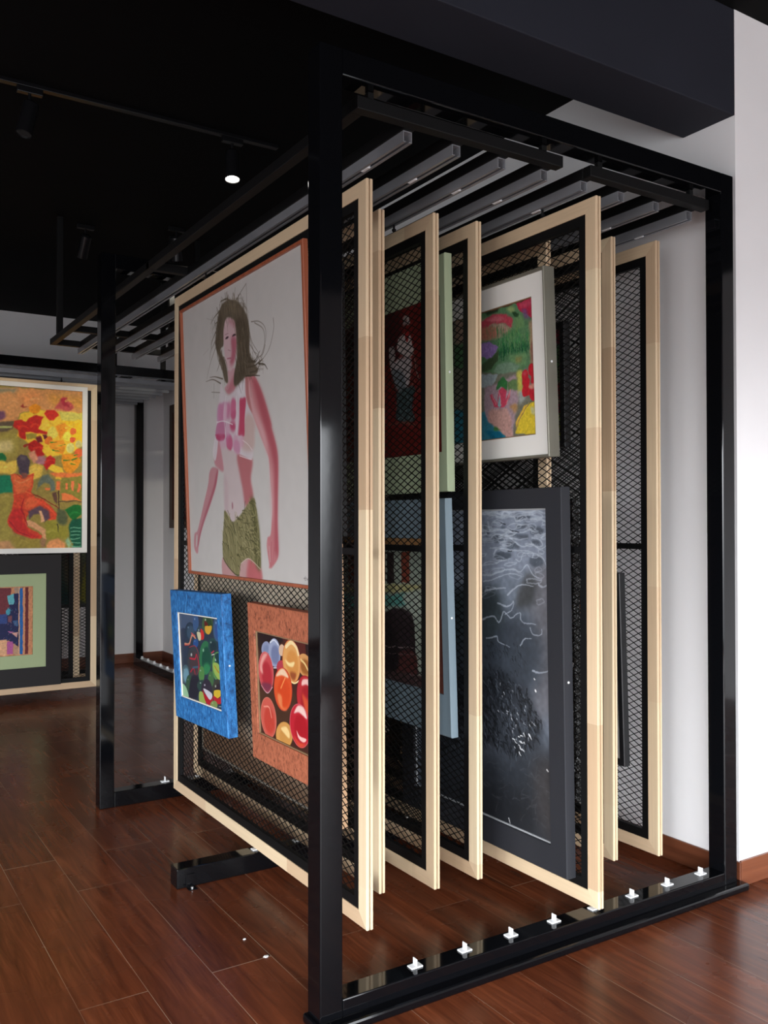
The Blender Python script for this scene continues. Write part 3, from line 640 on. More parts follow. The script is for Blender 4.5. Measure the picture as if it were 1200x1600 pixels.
('P',(34,20,22),1,6,1,[11,985,441,994,409,928,75,799]),
('P',(84,34,28),1,6,1,[427,993,829,1003,822,891,718,875]),
('P',(36,20,20),1,6,1,[830,1017,1145,1019,1133,820,878,791]),
('P',(70,44,30),1,6,1,[31,418,275,467,561,524,635,433,483,185,298,180,24,319]),
('P',(140,150,180),1,0,1,[229,851,210,815,176,786,136,773,100,779,79,802,78,836,97,873,132,901,172,914,207,908,228,885]),
('P',(120,134,166),1,10,1,[213,839,200,815,177,796,149,786,124,790,109,806,108,829,121,854,145,873,173,882,198,878,212,863]),
('P',(150,160,188),1,0,1,[410,846,399,778,364,723,314,695,261,702,221,743,204,808,215,878,252,933,303,960,355,951,394,909]),
('P',(112,122,156),1,10,1,[388,822,381,776,356,738,321,719,284,723,256,751,245,795,253,842,278,880,313,899,350,893,377,865]),
('S',(214,220,230),1,14,14,[234,911,309,945,379,908]),
('S',(206,212,226),1,10,10,[283,681,349,693]),
('P',(214,180,150),1,0,1,[482,877,474,849,454,826,429,815,404,818,387,835,383,862,391,891,411,913,437,924,461,920,477,903]),
('P',(178,60,74),1,0,1,[478,723,467,690,439,662,403,648,368,650,343,668,335,698,347,732,375,759,412,773,447,771,471,752]),
('P',(206,150,90),1,0,1,[890,819,891,768,865,722,819,695,764,692,715,717,686,761,685,814,712,860,760,887,815,888,863,863]),
('P',(150,90,40),1,10,1,[869,797,870,762,851,731,819,711,780,710,747,726,727,756,726,792,746,823,779,842,817,843,850,827]),
('S',(226,196,130),1,20,20,[728,832,790,805,838,755]),
('P',(200,104,60),1,0,1,[728,820,716,721,670,639,600,597,526,606,466,665,438,759,451,862,500,945,571,985,645,972,702,912]),
('P',(218,160,92),1,0,1,[720,818,709,723,665,644,600,604,529,613,473,671,447,761,458,860,504,939,572,977,641,965,695,907]),
('P',(206,140,70),1,10,1,[692,784,684,718,653,665,607,637,558,643,519,682,501,743,509,810,541,864,588,891,637,883,674,844]),
('S',(238,214,160),1,34,34,[505,911,591,962,669,928,698,872]),
('P',(240,214,150),1,6,1,[483,793,551,773,633,794,603,744,521,745]),
('P',(150,76,40),1,10,1,[559,691,653,692,622,626,569,639]),
('S',(244,220,160),1,14,14,[539,611,620,600,702,641]),
('P',(210,110,110),1,0,1,[276,646,266,547,224,467,160,425,92,435,36,494,10,588,20,690,64,772,130,811,198,798,251,738]),
('P',(196,74,78),1,0,1,[269,645,259,550,220,472,160,433,95,442,42,500,18,590,27,688,69,766,130,803,195,791,245,733]),
('P',(172,44,54),1,10,1,[242,610,236,546,208,493,166,465,120,472,84,511,67,572,74,638,103,691,145,717,190,709,226,670]),
('P',(226,160,150),1,10,1,[43,689,104,780,180,792,81,679,90,592,38,615]),
('S',(224,190,196),1,8,8,[50,471,153,419,248,493]),
('P',(120,50,70),1,10,1,[52,496,235,514,154,427]),
('P',(180,50,40),1,0,1,[580,544,563,441,512,356,436,310,358,317,297,376,271,473,289,579,344,666,421,709,498,698,556,637]),
('P',(214,84,40),1,0,1,[571,542,556,443,507,361,436,317,362,325,305,382,280,475,297,577,348,660,421,701,494,690,549,632]),
('P',(206,70,30),1,10,1,[541,506,530,438,496,382,446,352,394,357,355,396,338,458,349,528,385,584,436,613,487,606,525,567]),
('P',(234,200,166),1,5,1,[314,608,391,684,463,697,527,632,416,635]),
('S',(236,140,80),1,16,16,[471,621,394,514]),
('P',(226,130,80),1,10,1,[332,447,402,438,410,338,493,341,436,317,354,349]),
('P',(206,120,100),1,0,1,[294,225,287,127,246,44,182,-2,110,2,50,57,19,148,26,249,69,334,136,377,207,370,265,314]),
('P',(200,90,76),1,0,1,[286,223,280,129,242,49,181,5,113,10,56,63,27,150,34,248,74,328,137,370,204,363,259,309]),
('P',(190,66,52),1,10,1,[259,187,255,122,227,68,185,38,137,41,98,76,78,135,83,201,111,256,155,286,202,281,240,245]),
('S',(224,140,120),1,16,16,[82,275,174,287,212,199]),
('P',(150,26,40),1,0,1,[937,541,929,441,885,357,818,310,742,316,681,372,650,465,658,569,704,655,774,699,849,690,908,632]),
('P',(180,44,50),1,0,1,[929,539,922,443,881,362,817,318,746,323,687,378,658,467,666,567,709,649,775,691,845,682,901,627]),
('P',(160,30,38),1,10,1,[901,503,895,437,867,381,822,351,772,355,732,391,712,452,718,519,748,575,794,605,843,599,882,562]),
('P',(236,190,180),1,5,1,[732,602,755,659,870,673,866,606,804,624]),
('P',(206,80,50),1,12,1,[733,528,796,497,858,480,849,346,776,389]),
('P',(150,104,50),1,0,1,[561,124,544,58,493,-2,423,-40,350,-44,295,-14,273,44,292,112,345,173,417,209,489,211,541,180]),
('P',(206,150,80),1,0,1,[553,122,537,58,489,1,422,-35,354,-39,302,-9,282,46,299,112,349,170,417,204,485,206,534,176]),
('P',(196,140,70),1,10,1,[526,96,514,52,481,13,434,-12,386,-15,350,5,336,43,348,87,383,127,430,151,478,153,512,133]),
('P',(238,206,140),1,6,1,[367,134,454,170,506,129,502,75,435,96]),
('P',(206,90,100),1,0,1,[836,280,829,181,783,94,710,43,627,42,557,93,520,183,527,287,576,375,652,424,735,421,801,368]),
('P',(186,34,48),1,0,1,[827,278,821,182,778,99,709,50,630,50,564,99,529,186,535,286,581,370,653,417,731,413,794,362]),
('P',(170,24,36),1,10,1,[796,239,792,174,762,117,713,83,658,83,612,116,589,174,593,242,625,299,675,332,729,330,774,296]),
('P',(238,200,190),1,4,1,[595,333,660,408,751,406,797,320,733,335,669,350,601,327]),
('P',(240,190,180),1,3,1,[625,181,668,140,772,136,730,96,653,113]),
('P',(210,80,50),1,10,1,[573,116,661,40,769,91,664,78]),
('P',(196,60,50),1,0,1,[1055,323,1037,247,998,185,948,152,899,159,865,204,857,275,875,353,915,415,966,446,1014,437,1046,392]),
('P',(170,40,40),1,10,1,[1034,296,1022,245,994,202,959,180,925,184,902,215,896,263,908,315,936,358,972,379,1005,374,1028,343]),
('P',(214,150,80),1,0,1,[1096,602,1079,534,1041,479,991,451,943,458,909,499,900,562,918,631,958,686,1008,713,1055,704,1087,664]),
('P',(196,110,50),1,10,1,[1076,578,1064,532,1037,495,1002,476,969,480,945,507,939,550,951,597,979,635,1014,653,1047,648,1069,621]),
('P',(190,120,70),1,0,1,[1030,124,1013,76,970,33,914,5,858,1,818,23,805,64,824,113,868,156,925,183,980,185,1018,164]),
]),
'garden': ((120, 120, 104), [
('P',(88,130,90),1,5,0,[308,1136,859,989,1002,1005,983,502,848,487,649,510,286,627]),
('P',(176,150,130),1,10,0,[303,1013,578,949,747,868,853,820,744,775,571,779,294,812]),
('P',(190,70,86),1,4,0,[395,935,578,934,666,962,775,933,839,874,820,814,772,862,663,890,584,865,392,867]),
('P',(206,110,120),1,6,0,[595,929,683,943,782,896,664,897]),
('P',(182,118,98),1,8,0,[392,867,584,880,705,850,685,775,571,779,389,791]),
('P',(186,40,70),1,3,0,[863,988,1002,1005,995,833,943,889,896,915]),
('P',(120,80,130),0.8,8,0,[905,934,944,930,972,839,926,858]),
('P',(196,70,96),1,8,0,[883,989,993,986,983,933,898,950]),
('P',(36,70,40),1,3,0,[821,957,841,937,880,912,879,877,840,902]),
('P',(150,170,110),1,6,0,[777,976,826,984,857,940,816,930]),
('P',(40,60,40),1,4,0,[589,998,710,994,709,973,605,964]),
('P',(110,150,96),1,8,0,[839,881,912,897,923,788,852,799]),
('R',11,120,70,92,12,7,[(40,120,60),(60,150,84),(96,160,96),(120,160,90)],0.7,[688,862,845,822,971,791,973,658,821,635,690,693]),
('R',12,90,60,92,10,8,[(20,90,50),(14,80,54),(40,110,60)],0.85,[707,689,848,693,966,680,948,614,820,606,712,608]),
('R',13,50,60,92,10,7,[(176,120,110),(90,140,90)],0.5,[593,885,773,869,778,789,608,800]),
('P',(110,150,100),1,8,0,[796,626,917,614,948,593,930,527,865,512,802,567]),
('P',(150,130,70),0.6,8,0,[845,601,900,582,883,544,843,552]),
('P',(150,120,180),1,2,0,[481,770,580,762,623,759,666,728,699,702,672,660,610,629,575,651,477,680]),
('R',14,30,80,100,15,5,[(120,90,160),(180,150,210)],0.6,[579,755,666,728,672,667,610,637,576,659]),
('P',(66,86,56),1,5,0,[574,614,654,642,707,682,695,604,615,539,471,537]),
('P',(120,150,124),1,4,0,[649,525,694,568,786,571,882,523,848,487,699,493]),
('P',(196,150,120),0.8,8,0,[964,827,1003,824,999,499,968,519,966,673]),
('P',(150,96,84),1,8,0,[974,671,1005,664,1000,527,977,531]),
('P',(160,174,176),1,3,0,[379,554,570,518,691,495,645,430,566,407,375,455]),
('P',(176,150,160),1,6,0,[566,407,671,433,839,467,875,339,828,168,798,7,740,14,556,169]),
('P',(56,120,64),1,2,0,[669,374,689,444,736,468,772,429,761,351,713,396]),
('P',(104,134,84),1,4,0,[772,422,822,438,870,411,859,349,786,362,770,357]),
('P',(206,200,90),1,8,0,[848,487,897,491,891,337,858,307,854,414]),
('P',(170,176,170),1,8,0,[859,342,906,327,920,268,863,235]),
('P',(206,70,96),1,2,0,[612,354,634,358,658,303,674,271,695,370,729,386,761,359,750,288,795,360,784,297,732,233,647,253]),
('S',(226,140,150),1,10,10,[695,370,716,264]),
('S',(226,150,150),1,8,8,[795,360,758,258]),
('S',(230,140,150),1,8,8,[629,351,661,273]),
('P',(140,176,180),1,3,0,[698,340,716,257,698,238,678,263]),
('P',(120,140,180),1,6,0,[672,234,731,226,712,156,678,167]),
('P',(206,160,150),1,6,0,[594,238,757,229,795,152,798,7,740,14,632,100,591,149]),
('P',(196,146,80),0.8,8,0,[782,240,831,254,854,215,820,177]),
('P',(56,130,150),1,4,0,[272,285,558,228,590,142,740,14,738,-44,260,-11]),
('P',(20,110,140),1,5,0,[553,79,674,65,740,14,628,-4]),
('P',(66,120,60),1,4,0,[641,106,700,69,640,69]),
('P',(228,200,56),1,2,0,[823,26,868,142,942,237,997,249,1000,-1]),
('P',(236,190,70),1,3,0,[826,112,903,222,942,230,876,148,832,61]),
('S',(110,100,90),1,5,5,[806,6,851,115,909,193,966,254]),
('P',(212,210,150),1,6,0,[949,201,988,209,993,139,963,157]),
('P',(200,36,50),1,1,1,[947,439,942,419,931,406,917,403,903,411,893,428,890,450,895,470,906,484,920,487,934,478,944,461]),
('P',(200,36,50),1,1,1,[1000,464,996,441,986,425,973,421,960,430,951,449,948,474,952,498,963,514,976,518,989,508,998,489]),
('P',(200,36,50),1,1,1,[958,325,953,305,939,292,921,289,903,298,890,316,886,338,892,358,906,371,924,373,942,365,954,347]),
('P',(200,36,50),1,1,1,[1003,297,999,272,988,254,974,249,960,259,951,279,948,306,953,332,964,349,978,353,991,344,1001,323]),
('P',(200,36,50),1,1,1,[956,382,951,362,939,348,923,345,907,354,896,371,893,393,898,413,910,427,926,429,941,421,952,403]),
('P',(200,36,50),1,1,1,[1010,400,1006,373,997,354,985,349,974,358,966,380,964,408,968,435,978,454,989,459,1001,450,1008,428]),
('P',(214,90,100),0.7,6,0,[896,477,935,470,926,436,903,441]),
('P',(226,150,130),1,4,0,[947,362,986,376,993,340,962,332]),
('S',(86,56,40),1,10,10,[303,1020,589,994,859,993,1003,1001]),
]),
'reef': ((104, 112, 124), [
('P',(118,126,140),1,14,1,[218,1001,993,997,993,801,795,801,208,742]),
('P',(98,98,104),1,24,1,[896,791,1000,801,1001,409,883,394]),
('P',(52,58,66),1,30,1,[204,624,878,667,877,428,194,349]),
('P',(60,62,64),1,12,1,[853,789,917,788,907,710,813,691,784,706]),
('P',(50,58,62),1,16,1,[300,708,663,739,651,599,294,553]),
('P',(72,79,89),1,3,1,[793,972,830,975,888,978,880,964,800,965]),
('P',(72,79,89),1,3,1,[694,944,724,947,724,938,701,938]),
('P',(72,79,89),1,3,1,[803,947,865,951,872,942,807,939]),
('P',(72,79,89),1,3,1,[638,915,716,919,723,905,668,893,637,900]),
('P',(72,79,89),1,3,1,[754,923,864,920,864,906,798,912]),
('P',(72,79,89),1,3,1,[738,898,768,905,820,881,782,876,734,880]),
('P',(72,79,89),1,3,1,[894,941,943,947,970,934,942,920,893,920]),
('P',(72,79,89),1,3,1,[892,903,942,900,941,887,906,891]),
('P',(72,79,89),1,3,1,[635,846,683,865,752,863,744,845,659,836]),
('P',(72,79,89),1,3,1,[884,848,954,853,967,830,897,821]),
('P',(72,79,89),1,3,1,[575,947,607,947,606,914,574,918]),
('S',(168,176,186),0.62,14.4,6.4,[584,991,664,986,771,989,888,985,986,988]),
('S',(168,176,186),0.62,10.8,4.800000000000001,[663,972,771,975,800,961,844,968]),
('S',(168,176,186),0.62,10.8,4.800000000000001,[599,958,622,933,670,936,739,933,828,927,901,934]),
('S',(168,176,186),0.62,14.4,6.4,[894,964,958,968,992,961]),
('S',(168,176,186),0.62,7.2,3.2,[800,944,815,951,872,947,872,939,821,935]),
('S',(168,176,186),0.62,10.8,4.800000000000001,[630,911,654,918,739,915,776,902,841,882,892,893,941,877,989,887]),
('S',(168,176,186),0.62,8.1,3.6,[769,909,820,906,871,910]),
('S',(168,176,186),0.62,8.1,3.6,[900,910,949,904,962,890,920,883,892,900]),
('S',(168,176,186),0.62,9.0,4.0,[636,853,668,872,737,873,819,868,898,866,898,849]),
('S',(168,176,186),0.62,7.2,3.2,[620,871,684,879,738,887]),
('S',(168,176,186),0.62,9.0,4.0,[650,825,698,837,751,845]),
('S',(168,176,186),0.62,7.2,3.2,[789,843,818,833,841,858,898,862]),
('S',(168,176,186),0.62,9.0,4.0,[926,859,974,847,987,827]),
('S',(168,176,186),0.62,9.0,4.0,[561,786,634,792,758,810,817,802,868,824,896,797,938,792]),
('S',(168,176,186),0.62,7.2,3.2,[560,764,641,778,765,796,824,788]),
('S',(168,176,186),0.62,10.8,4.800000000000001,[567,735,656,743,718,751]),
('S',(168,176,186),0.62,9.0,4.0,[725,728,786,752,823,764,902,764]),
('S',(168,176,186),0.62,12.6,5.6000000000000005,[937,772,965,765,992,772]),
('S',(168,176,186),0.62,8.1,3.6,[670,697,739,693,769,709,761,684,715,667]),
('S',(168,176,186),0.62,8.1,3.6,[556,639,629,655,668,639,708,674,753,659,813,677,827,653,912,647]),
('S',(168,176,186),0.62,7.2,3.2,[877,636,897,617,946,621,954,638]),
('S',(168,176,186),0.62,8.1,3.6,[578,582,650,592,666,575,735,566]),
('S',(168,176,186),0.62,8.1,3.6,[810,576,839,599,883,602]),
('S',(168,176,186),0.62,10.8,4.800000000000001,[887,504,929,501,977,510]),
('S',(168,176,186),0.5575173405333541,4.3194219353325405,4.3194219353325405,[711,956,705,953,696,949,675,951,660,954,642,957,658,961,673,964,696,962,714,960,711,956]),
('S',(168,176,186),0.4727858672870265,4.264204060061471,4.264204060061471,[712,807,702,801,678,796,655,794,623,790,620,795,622,800,644,806,675,809,704,811,712,807]),
('S',(168,176,186),0.5409205074079684,6.815762730004877,6.815762730004877,[1000,923,1007,922,976,918,947,915,929,914,915,915,926,918,947,921,975,924,998,925,1000,923]),
('S',(168,176,186),0.49524548016919484,5.422037201273358,5.422037201273358,[956,787,950,781,923,775,891,772,863,771,864,775,858,779,886,785,914,787,931,786,956,787]),
('S',(168,176,186),0.4540025786296602,7.72593571468731,7.72593571468731,[909,982,903,979,880,978,861,976,850,977,834,978,846,981,858,984,883,985,898,984,909,982]),
('S',(168,176,186),0.5651149469192465,6.368582216613507,6.368582216613507,[750,984,742,981,733,980,719,978,711,980,700,982,705,985,720,987,733,987,745,986,750,984]),
('S',(168,176,186),0.5026542070481884,5.603668724879373,5.603668724879373,[795,896,775,892,754,889,720,886,697,888,686,891,707,895,723,898,755,900,770,897,795,896]),
('S',(168,176,186),0.4581535017309953,5.300417163605445,5.300417163605445,[788,987,782,982,757,981,739,980,715,980,701,984,720,988,735,991,758,993,774,990,788,987]),
('S',(168,176,186),0.42587719636003946,4.017731238921753,4.017731238921753,[746,932,747,928,731,927,713,929,700,931,687,934,701,936,715,937,733,937,750,935,746,932]),
('S',(168,176,186),0.41478029902523644,4.351387976002169,4.351387976002169,[923,942,923,938,908,932,885,932,871,934,865,937,864,942,882,945,902,949,922,948,923,942]),
('S',(168,176,186),0.517837370083255,6.141778603506323,6.141778603506323,[792,831,795,828,767,823,742,820,719,819,710,821,717,825,734,830,763,831,779,831,792,831]),
('S',(168,176,186),0.22041234079437347,4.917330206418131,4.917330206418131,[647,727,640,721,611,714,579,711,557,712,546,716,556,721,578,726,606,731,626,729,647,727]),
('S',(168,176,186),0.30789302966537047,4.003475726461665,4.003475726461665,[837,787,816,784,802,780,775,783,754,786,739,791,753,795,778,796,810,797,830,792,837,787]),
('S',(168,176,186),0.3251078967530756,3.2219553870093502,3.2219553870093502,[674,807,672,803,641,799,614,795,584,794,575,796,584,801,616,805,642,809,670,810,674,807]),
('S',(168,176,186),0.4490934494082957,4.903081626810881,4.903081626810881,[699,950,694,947,680,946,661,947,648,949,626,953,638,957,664,956,684,956,699,953,699,950]),
('S',(168,176,186),0.48172477092954225,6.074874763091091,6.074874763091091,[739,874,740,871,725,868,705,868,693,869,687,870,689,873,702,876,724,877,737,876,739,874]),
('S',(168,176,186),0.6185518965584826,4.935174252522581,4.935174252522581,[594,921,582,916,561,914,538,912,515,913,518,918,518,922,537,925,564,928,589,926,594,921]),
('S',(168,176,186),0.2741195617164626,5.6519212856931915,5.6519212856931915,[498,823,493,820,469,819,443,820,422,822,417,825,433,826,446,828,467,827,483,825,498,823]),
('S',(168,176,186),0.6089306445271901,5.8390035345657525,5.8390035345657525,[395,990,365,985,349,980,306,976,267,974,247,976,270,981,300,986,337,988,379,991,395,990]),
('S',(168,176,186),0.4934802846177254,5.202279405027814,5.202279405027814,[887,980,883,977,849,975,822,974,798,974,780,975,787,978,819,980,849,981,874,981,887,980]),
('S',(168,176,186),0.6874448428352302,6.7646786153709355,6.7646786153709355,[699,980,701,977,671,976,632,978,604,981,595,985,603,988,632,990,668,986,689,983,699,980]),
('S',(168,176,186),0.38695970915205125,5.56265309503679,5.56265309503679,[644,904,645,901,619,899,593,897,564,896,547,897,570,901,588,905,618,906,648,907,644,904]),
('S',(168,176,186),0.5035010645507145,5.87011696198763,5.87011696198763,[298,964,290,960,274,956,246,955,211,953,210,957,216,962,240,965,270,968,297,968,298,964]),
('S',(168,176,186),0.49028026120095713,3.89735178451781,3.89735178451781,[935,854,925,851,911,850,892,850,877,854,869,859,879,863,900,862,916,861,928,858,935,854]),
('S',(168,176,186),0.3727704838275835,4.103635724903587,4.103635724903587,[957,815,957,810,941,808,929,807,911,806,911,811,914,815,924,819,940,821,948,817,957,815]),
('S',(168,176,186),0.5592166345042233,6.2756314634055546,6.2756314634055546,[463,908,447,904,430,900,403,897,387,901,362,904,371,911,404,913,432,917,450,913,463,908]),
('S',(168,176,186),0.5527664521593918,4.382804093181593,4.382804093181593,[829,949,825,944,798,940,770,938,755,941,739,944,749,948,765,953,794,955,815,953,829,949]),
('S',(168,176,186),0.5152316012133812,3.6236087498617797,3.6236087498617797,[457,878,428,871,408,866,373,861,342,861,330,865,337,870,369,876,402,878,426,878,457,878]),
('S',(168,176,186),0.3741577187998661,5.736335307976904,5.736335307976904,[721,845,723,841,691,838,667,835,649,836,629,837,646,841,666,845,692,847,715,847,721,845]),
('S',(168,176,186),0.3065946577777859,4.328411741873045,4.328411741873045,[366,803,359,800,339,797,322,795,304,794,292,795,297,798,316,802,338,804,350,803,366,803]),
('S',(168,176,186),0.585587635835218,4.548041113649535,4.548041113649535,[721,899,725,896,710,895,689,895,679,898,673,901,679,904,693,905,713,905,725,902,721,899]),
('S',(168,176,186),0.6287158595249088,5.5475043973587574,5.5475043973587574,[774,908,761,907,739,906,711,907,694,909,680,911,698,912,713,913,741,912,761,910,774,908]),
('S',(168,176,186),0.4976599029298578,4.818423011992391,4.818423011992391,[396,785,386,780,364,775,336,770,300,767,301,773,297,777,327,784,359,786,395,790,396,785]),
('S',(168,176,186),0.4394403506053852,5.588889602655305,5.588889602655305,[859,854,846,850,831,847,813,849,804,853,801,857,807,860,819,862,834,861,850,859,859,854]),
('S',(168,176,186),0.5803174631419884,4.352116074236037,4.352116074236037,[790,922,781,919,771,916,750,917,738,920,733,924,737,927,753,929,770,927,780,924,790,922]),
('S',(168,176,186),0.3502882342309015,6.517150574494507,6.517150574494507,[648,975,641,972,629,970,615,969,602,969,592,971,602,973,613,975,628,977,642,977,648,975]),
('S',(168,176,186),0.6365150552032441,5.299728032901597,5.299728032901597,[588,927,589,922,577,919,565,916,554,919,551,924,554,928,559,934,574,933,589,932,588,927]),
('S',(168,176,186),0.5551261328003197,3.9037299028159103,3.9037299028159103,[482,945,472,941,462,937,437,936,422,940,426,945,431,949,444,951,461,951,472,948,482,945]),
('S',(168,176,186),0.3312980242982817,4.158307140725514,4.158307140725514,[471,776,458,772,416,772,387,772,355,774,334,778,369,780,390,782,426,783,441,779,471,776]),
('S',(168,176,186),0.46895411781890584,5.73602807443295,5.73602807443295,[981,867,973,863,962,860,947,862,936,864,935,868,934,873,949,874,962,873,971,871,981,867]),
('S',(168,176,186),0.5527824251170438,4.778566503642339,4.778566503642339,[588,851,589,849,572,847,546,848,534,850,526,852,523,855,547,856,574,856,596,854,588,851]),
('S',(168,176,186),0.27341785214877745,5.1799411456690265,5.1799411456690265,[558,846,539,844,528,841,508,841,494,841,479,842,492,845,508,846,525,848,546,848,558,846]),
('S',(168,176,186),0.3975138389682996,7.394289763765236,7.394289763765236,[1012,958,1005,955,993,951,976,952,966,954,962,957,967,960,974,964,989,962,999,961,1012,958]),
('S',(168,176,186),0.2981933571979751,5.45678508807521,5.45678508807521,[347,776,338,773,317,771,289,772,274,775,263,778,275,780,296,781,321,782,339,779,347,776]),
('S',(168,176,186),0.43884109418809675,4.6578626532851635,4.6578626532851635,[667,899,651,896,637,894,606,892,585,892,571,894,581,897,608,899,634,900,667,902,667,899]),
('S',(168,176,186),0.49179184178179924,6.861419294926344,6.861419294926344,[462,982,455,976,434,975,412,974,400,980,396,985,397,991,417,994,439,993,451,988,462,982]),
('S',(168,176,186),0.37119726914584805,4.583519516111441,4.583519516111441,[964,722,968,718,953,714,939,711,925,712,926,717,921,722,936,725,949,728,961,726,964,722]),
('S',(168,176,186),0.5162943592436724,5.668421230890225,5.668421230890225,[357,950,362,947,342,942,316,939,292,940,283,943,297,948,315,951,334,953,354,953,357,950]),
('S',(168,176,186),0.5869506301750157,4.3997669538259245,4.3997669538259245,[938,933,925,931,912,930,894,930,888,934,883,937,884,940,899,941,914,939,924,936,938,933]),
('S',(168,176,186),0.39166232421618924,5.04850712354999,5.04850712354999,[1025,920,1017,915,1006,910,981,907,965,909,947,910,961,916,975,921,998,924,1026,926,1025,920]),
('S',(168,176,186),0.5877590933682433,3.9637914060119934,3.9637914060119934,[650,985,628,983,607,983,579,983,553,988,551,993,556,997,586,997,612,994,630,990,650,985]),
('S',(168,176,186),0.3655585912847713,4.0543893707074945,4.0543893707074945,[972,795,962,792,944,791,926,791,916,795,912,798,912,802,929,805,949,803,962,800,972,795]),
('S',(168,176,186),0.46881715641822297,4.053503348284098,4.053503348284098,[662,828,651,824,630,821,592,818,558,817,554,819,577,823,592,826,626,829,651,829,662,828]),
('S',(168,176,186),0.49258167596166347,5.784649417499162,5.784649417499162,[375,770,365,766,335,763,307,763,273,762,280,766,283,769,302,773,332,773,353,772,375,770]),
('S',(168,176,186),0.4180465889012162,3.7098673548773466,3.7098673548773466,[607,944,588,941,576,939,559,938,547,939,534,940,536,943,554,946,576,947,596,947,607,944]),
('S',(168,176,186),0.23582499245689467,3.231920757234146,3.231920757234146,[321,737,310,733,299,729,279,725,269,728,251,730,267,734,275,740,298,741,315,740,321,737]),
('S',(168,176,186),0.3729543323915043,3.6408355013055638,3.6408355013055638,[408,832,412,826,392,824,374,826,365,830,357,834,358,840,380,840,395,839,406,836,408,832]),
('S',(168,176,186),0.3896389627290779,5.272501339437733,5.272501339437733,[333,763,315,759,301,757,280,755,271,761,264,767,278,771,293,772,309,773,326,770,333,763]),
('S',(168,176,186),0.6397197768496767,3.7503008586901845,3.7503008586901845,[709,912,708,908,690,906,663,907,653,912,634,916,646,919,671,919,690,918,704,915,709,912]),
('S',(168,176,186),0.48542821178402373,4.778276720057377,4.778276720057377,[944,924,941,922,925,922,911,923,898,925,901,927,901,929,913,929,925,928,938,927,944,924]),
('S',(168,176,186),0.41125349482073376,5.993122479291791,5.993122479291791,[550,927,539,924,516,922,494,926,468,929,475,933,485,936,499,938,522,937,535,932,550,927]),
('S',(168,176,186),0.4660928048096553,3.8873456716523953,3.8873456716523953,[650,742,634,738,616,736,594,736,584,740,574,743,576,747,598,749,617,747,641,746,650,742]),
('S',(168,176,186),0.3898656910269613,4.1819736287502645,4.1819736287502645,[474,933,461,928,435,925,410,924,385,926,379,931,387,936,406,940,437,942,458,938,474,933]),
('S',(168,176,186),0.3540876244079407,6.13223116487844,6.13223116487844,[759,934,752,932,745,929,728,928,716,929,708,931,712,934,726,936,745,937,756,935,759,934]),
('S',(168,176,186),0.38721549466782346,4.213344909761976,4.213344909761976,[581,794,586,789,564,784,543,785,529,786,516,789,527,793,535,799,558,799,575,798,581,794]),
('S',(168,176,186),0.593505919192257,6.801927071386371,6.801927071386371,[798,926,785,921,758,917,735,914,709,913,693,915,718,920,735,923,757,927,778,927,798,926]),
('S',(168,176,186),0.5087522614955717,6.83188671766913,6.83188671766913,[628,942,616,938,604,932,579,933,546,930,543,936,549,942,575,945,597,947,620,947,628,942]),
('S',(168,176,186),0.340865056287325,4.473562366796851,4.473562366796851,[1028,951,1031,947,1004,945,982,942,960,942,957,946,956,949,977,954,1005,956,1027,955,1028,951]),
('S',(168,176,186),0.5956891172590134,6.646856014737577,6.646856014737577,[536,921,532,915,511,913,493,908,480,912,476,917,480,921,493,924,508,927,522,925,536,921]),
('S',(168,176,186),0.5730069627535397,6.4965009909194755,6.4965009909194755,[608,989,609,986,587,984,567,983,550,984,539,985,543,988,564,990,587,992,600,991,608,989]),
('S',(168,176,186),0.6350506173550081,4.645342662665469,4.645342662665469,[871,966,861,963,844,962,824,960,804,963,803,967,808,971,827,972,849,973,865,970,871,966]),
('S',(168,176,186),0.32844062498261256,3.9365509534451384,3.9365509534451384,[579,726,562,720,542,714,507,711,489,711,468,712,470,716,504,722,536,726,570,729,579,726]),
('S',(168,176,186),0.5320345042427055,5.780166631586755,5.780166631586755,[910,889,902,888,893,886,874,886,863,888,853,891,861,893,876,894,892,893,900,891,910,889]),
('S',(168,176,186),0.35129883715465016,5.772982050482009,5.772982050482009,[676,935,665,932,644,932,620,932,603,934,587,937,606,939,623,940,645,939,666,938,676,935]),
('S',(168,176,186),0.7040719000198298,4.345676132444913,4.345676132444913,[662,989,664,985,652,981,630,980,616,982,610,985,619,988,629,992,645,993,666,993,662,989]),
('S',(168,176,186),0.378172398384313,6.213325080943163,6.213325080943163,[630,913,625,907,609,904,593,902,569,901,563,907,569,913,584,919,604,917,624,918,630,913]),
('S',(168,176,186),0.49099911113651706,4.486427502818093,4.486427502818093,[1017,920,1008,916,998,912,981,911,961,910,955,914,963,919,975,924,993,924,1011,924,1017,920]),
('S',(168,176,186),0.3556936082287443,6.60934286229342,6.60934286229342,[581,885,582,882,568,881,552,880,539,882,536,885,544,887,556,888,569,889,582,888,581,885]),
('S',(168,176,186),0.6256415119943411,4.1306476654381274,4.1306476654381274,[1027,967,1026,964,1005,963,978,964,964,967,958,970,957,974,978,976,1004,973,1018,970,1027,967]),
('S',(168,176,186),0.4465755738591075,6.537563892895171,6.537563892895171,[678,932,651,927,633,923,598,920,578,922,572,925,568,929,598,933,636,937,652,933,678,932]),
('S',(168,176,186),0.2658164612746097,4.080778870072994,4.080778870072994,[646,827,645,823,618,819,594,817,571,817,570,819,572,822,589,826,616,829,639,829,646,827]),
('S',(168,176,186),0.7003650798062653,4.2998385949267925,4.2998385949267925,[560,994,553,990,538,986,517,985,502,987,496,991,502,995,517,997,535,1000,549,998,560,994]),
('S',(168,176,186),0.2907780893518297,5.075368633848501,5.075368633848501,[770,886,766,884,752,883,731,886,712,888,707,891,718,892,731,894,753,891,763,888,770,886]),
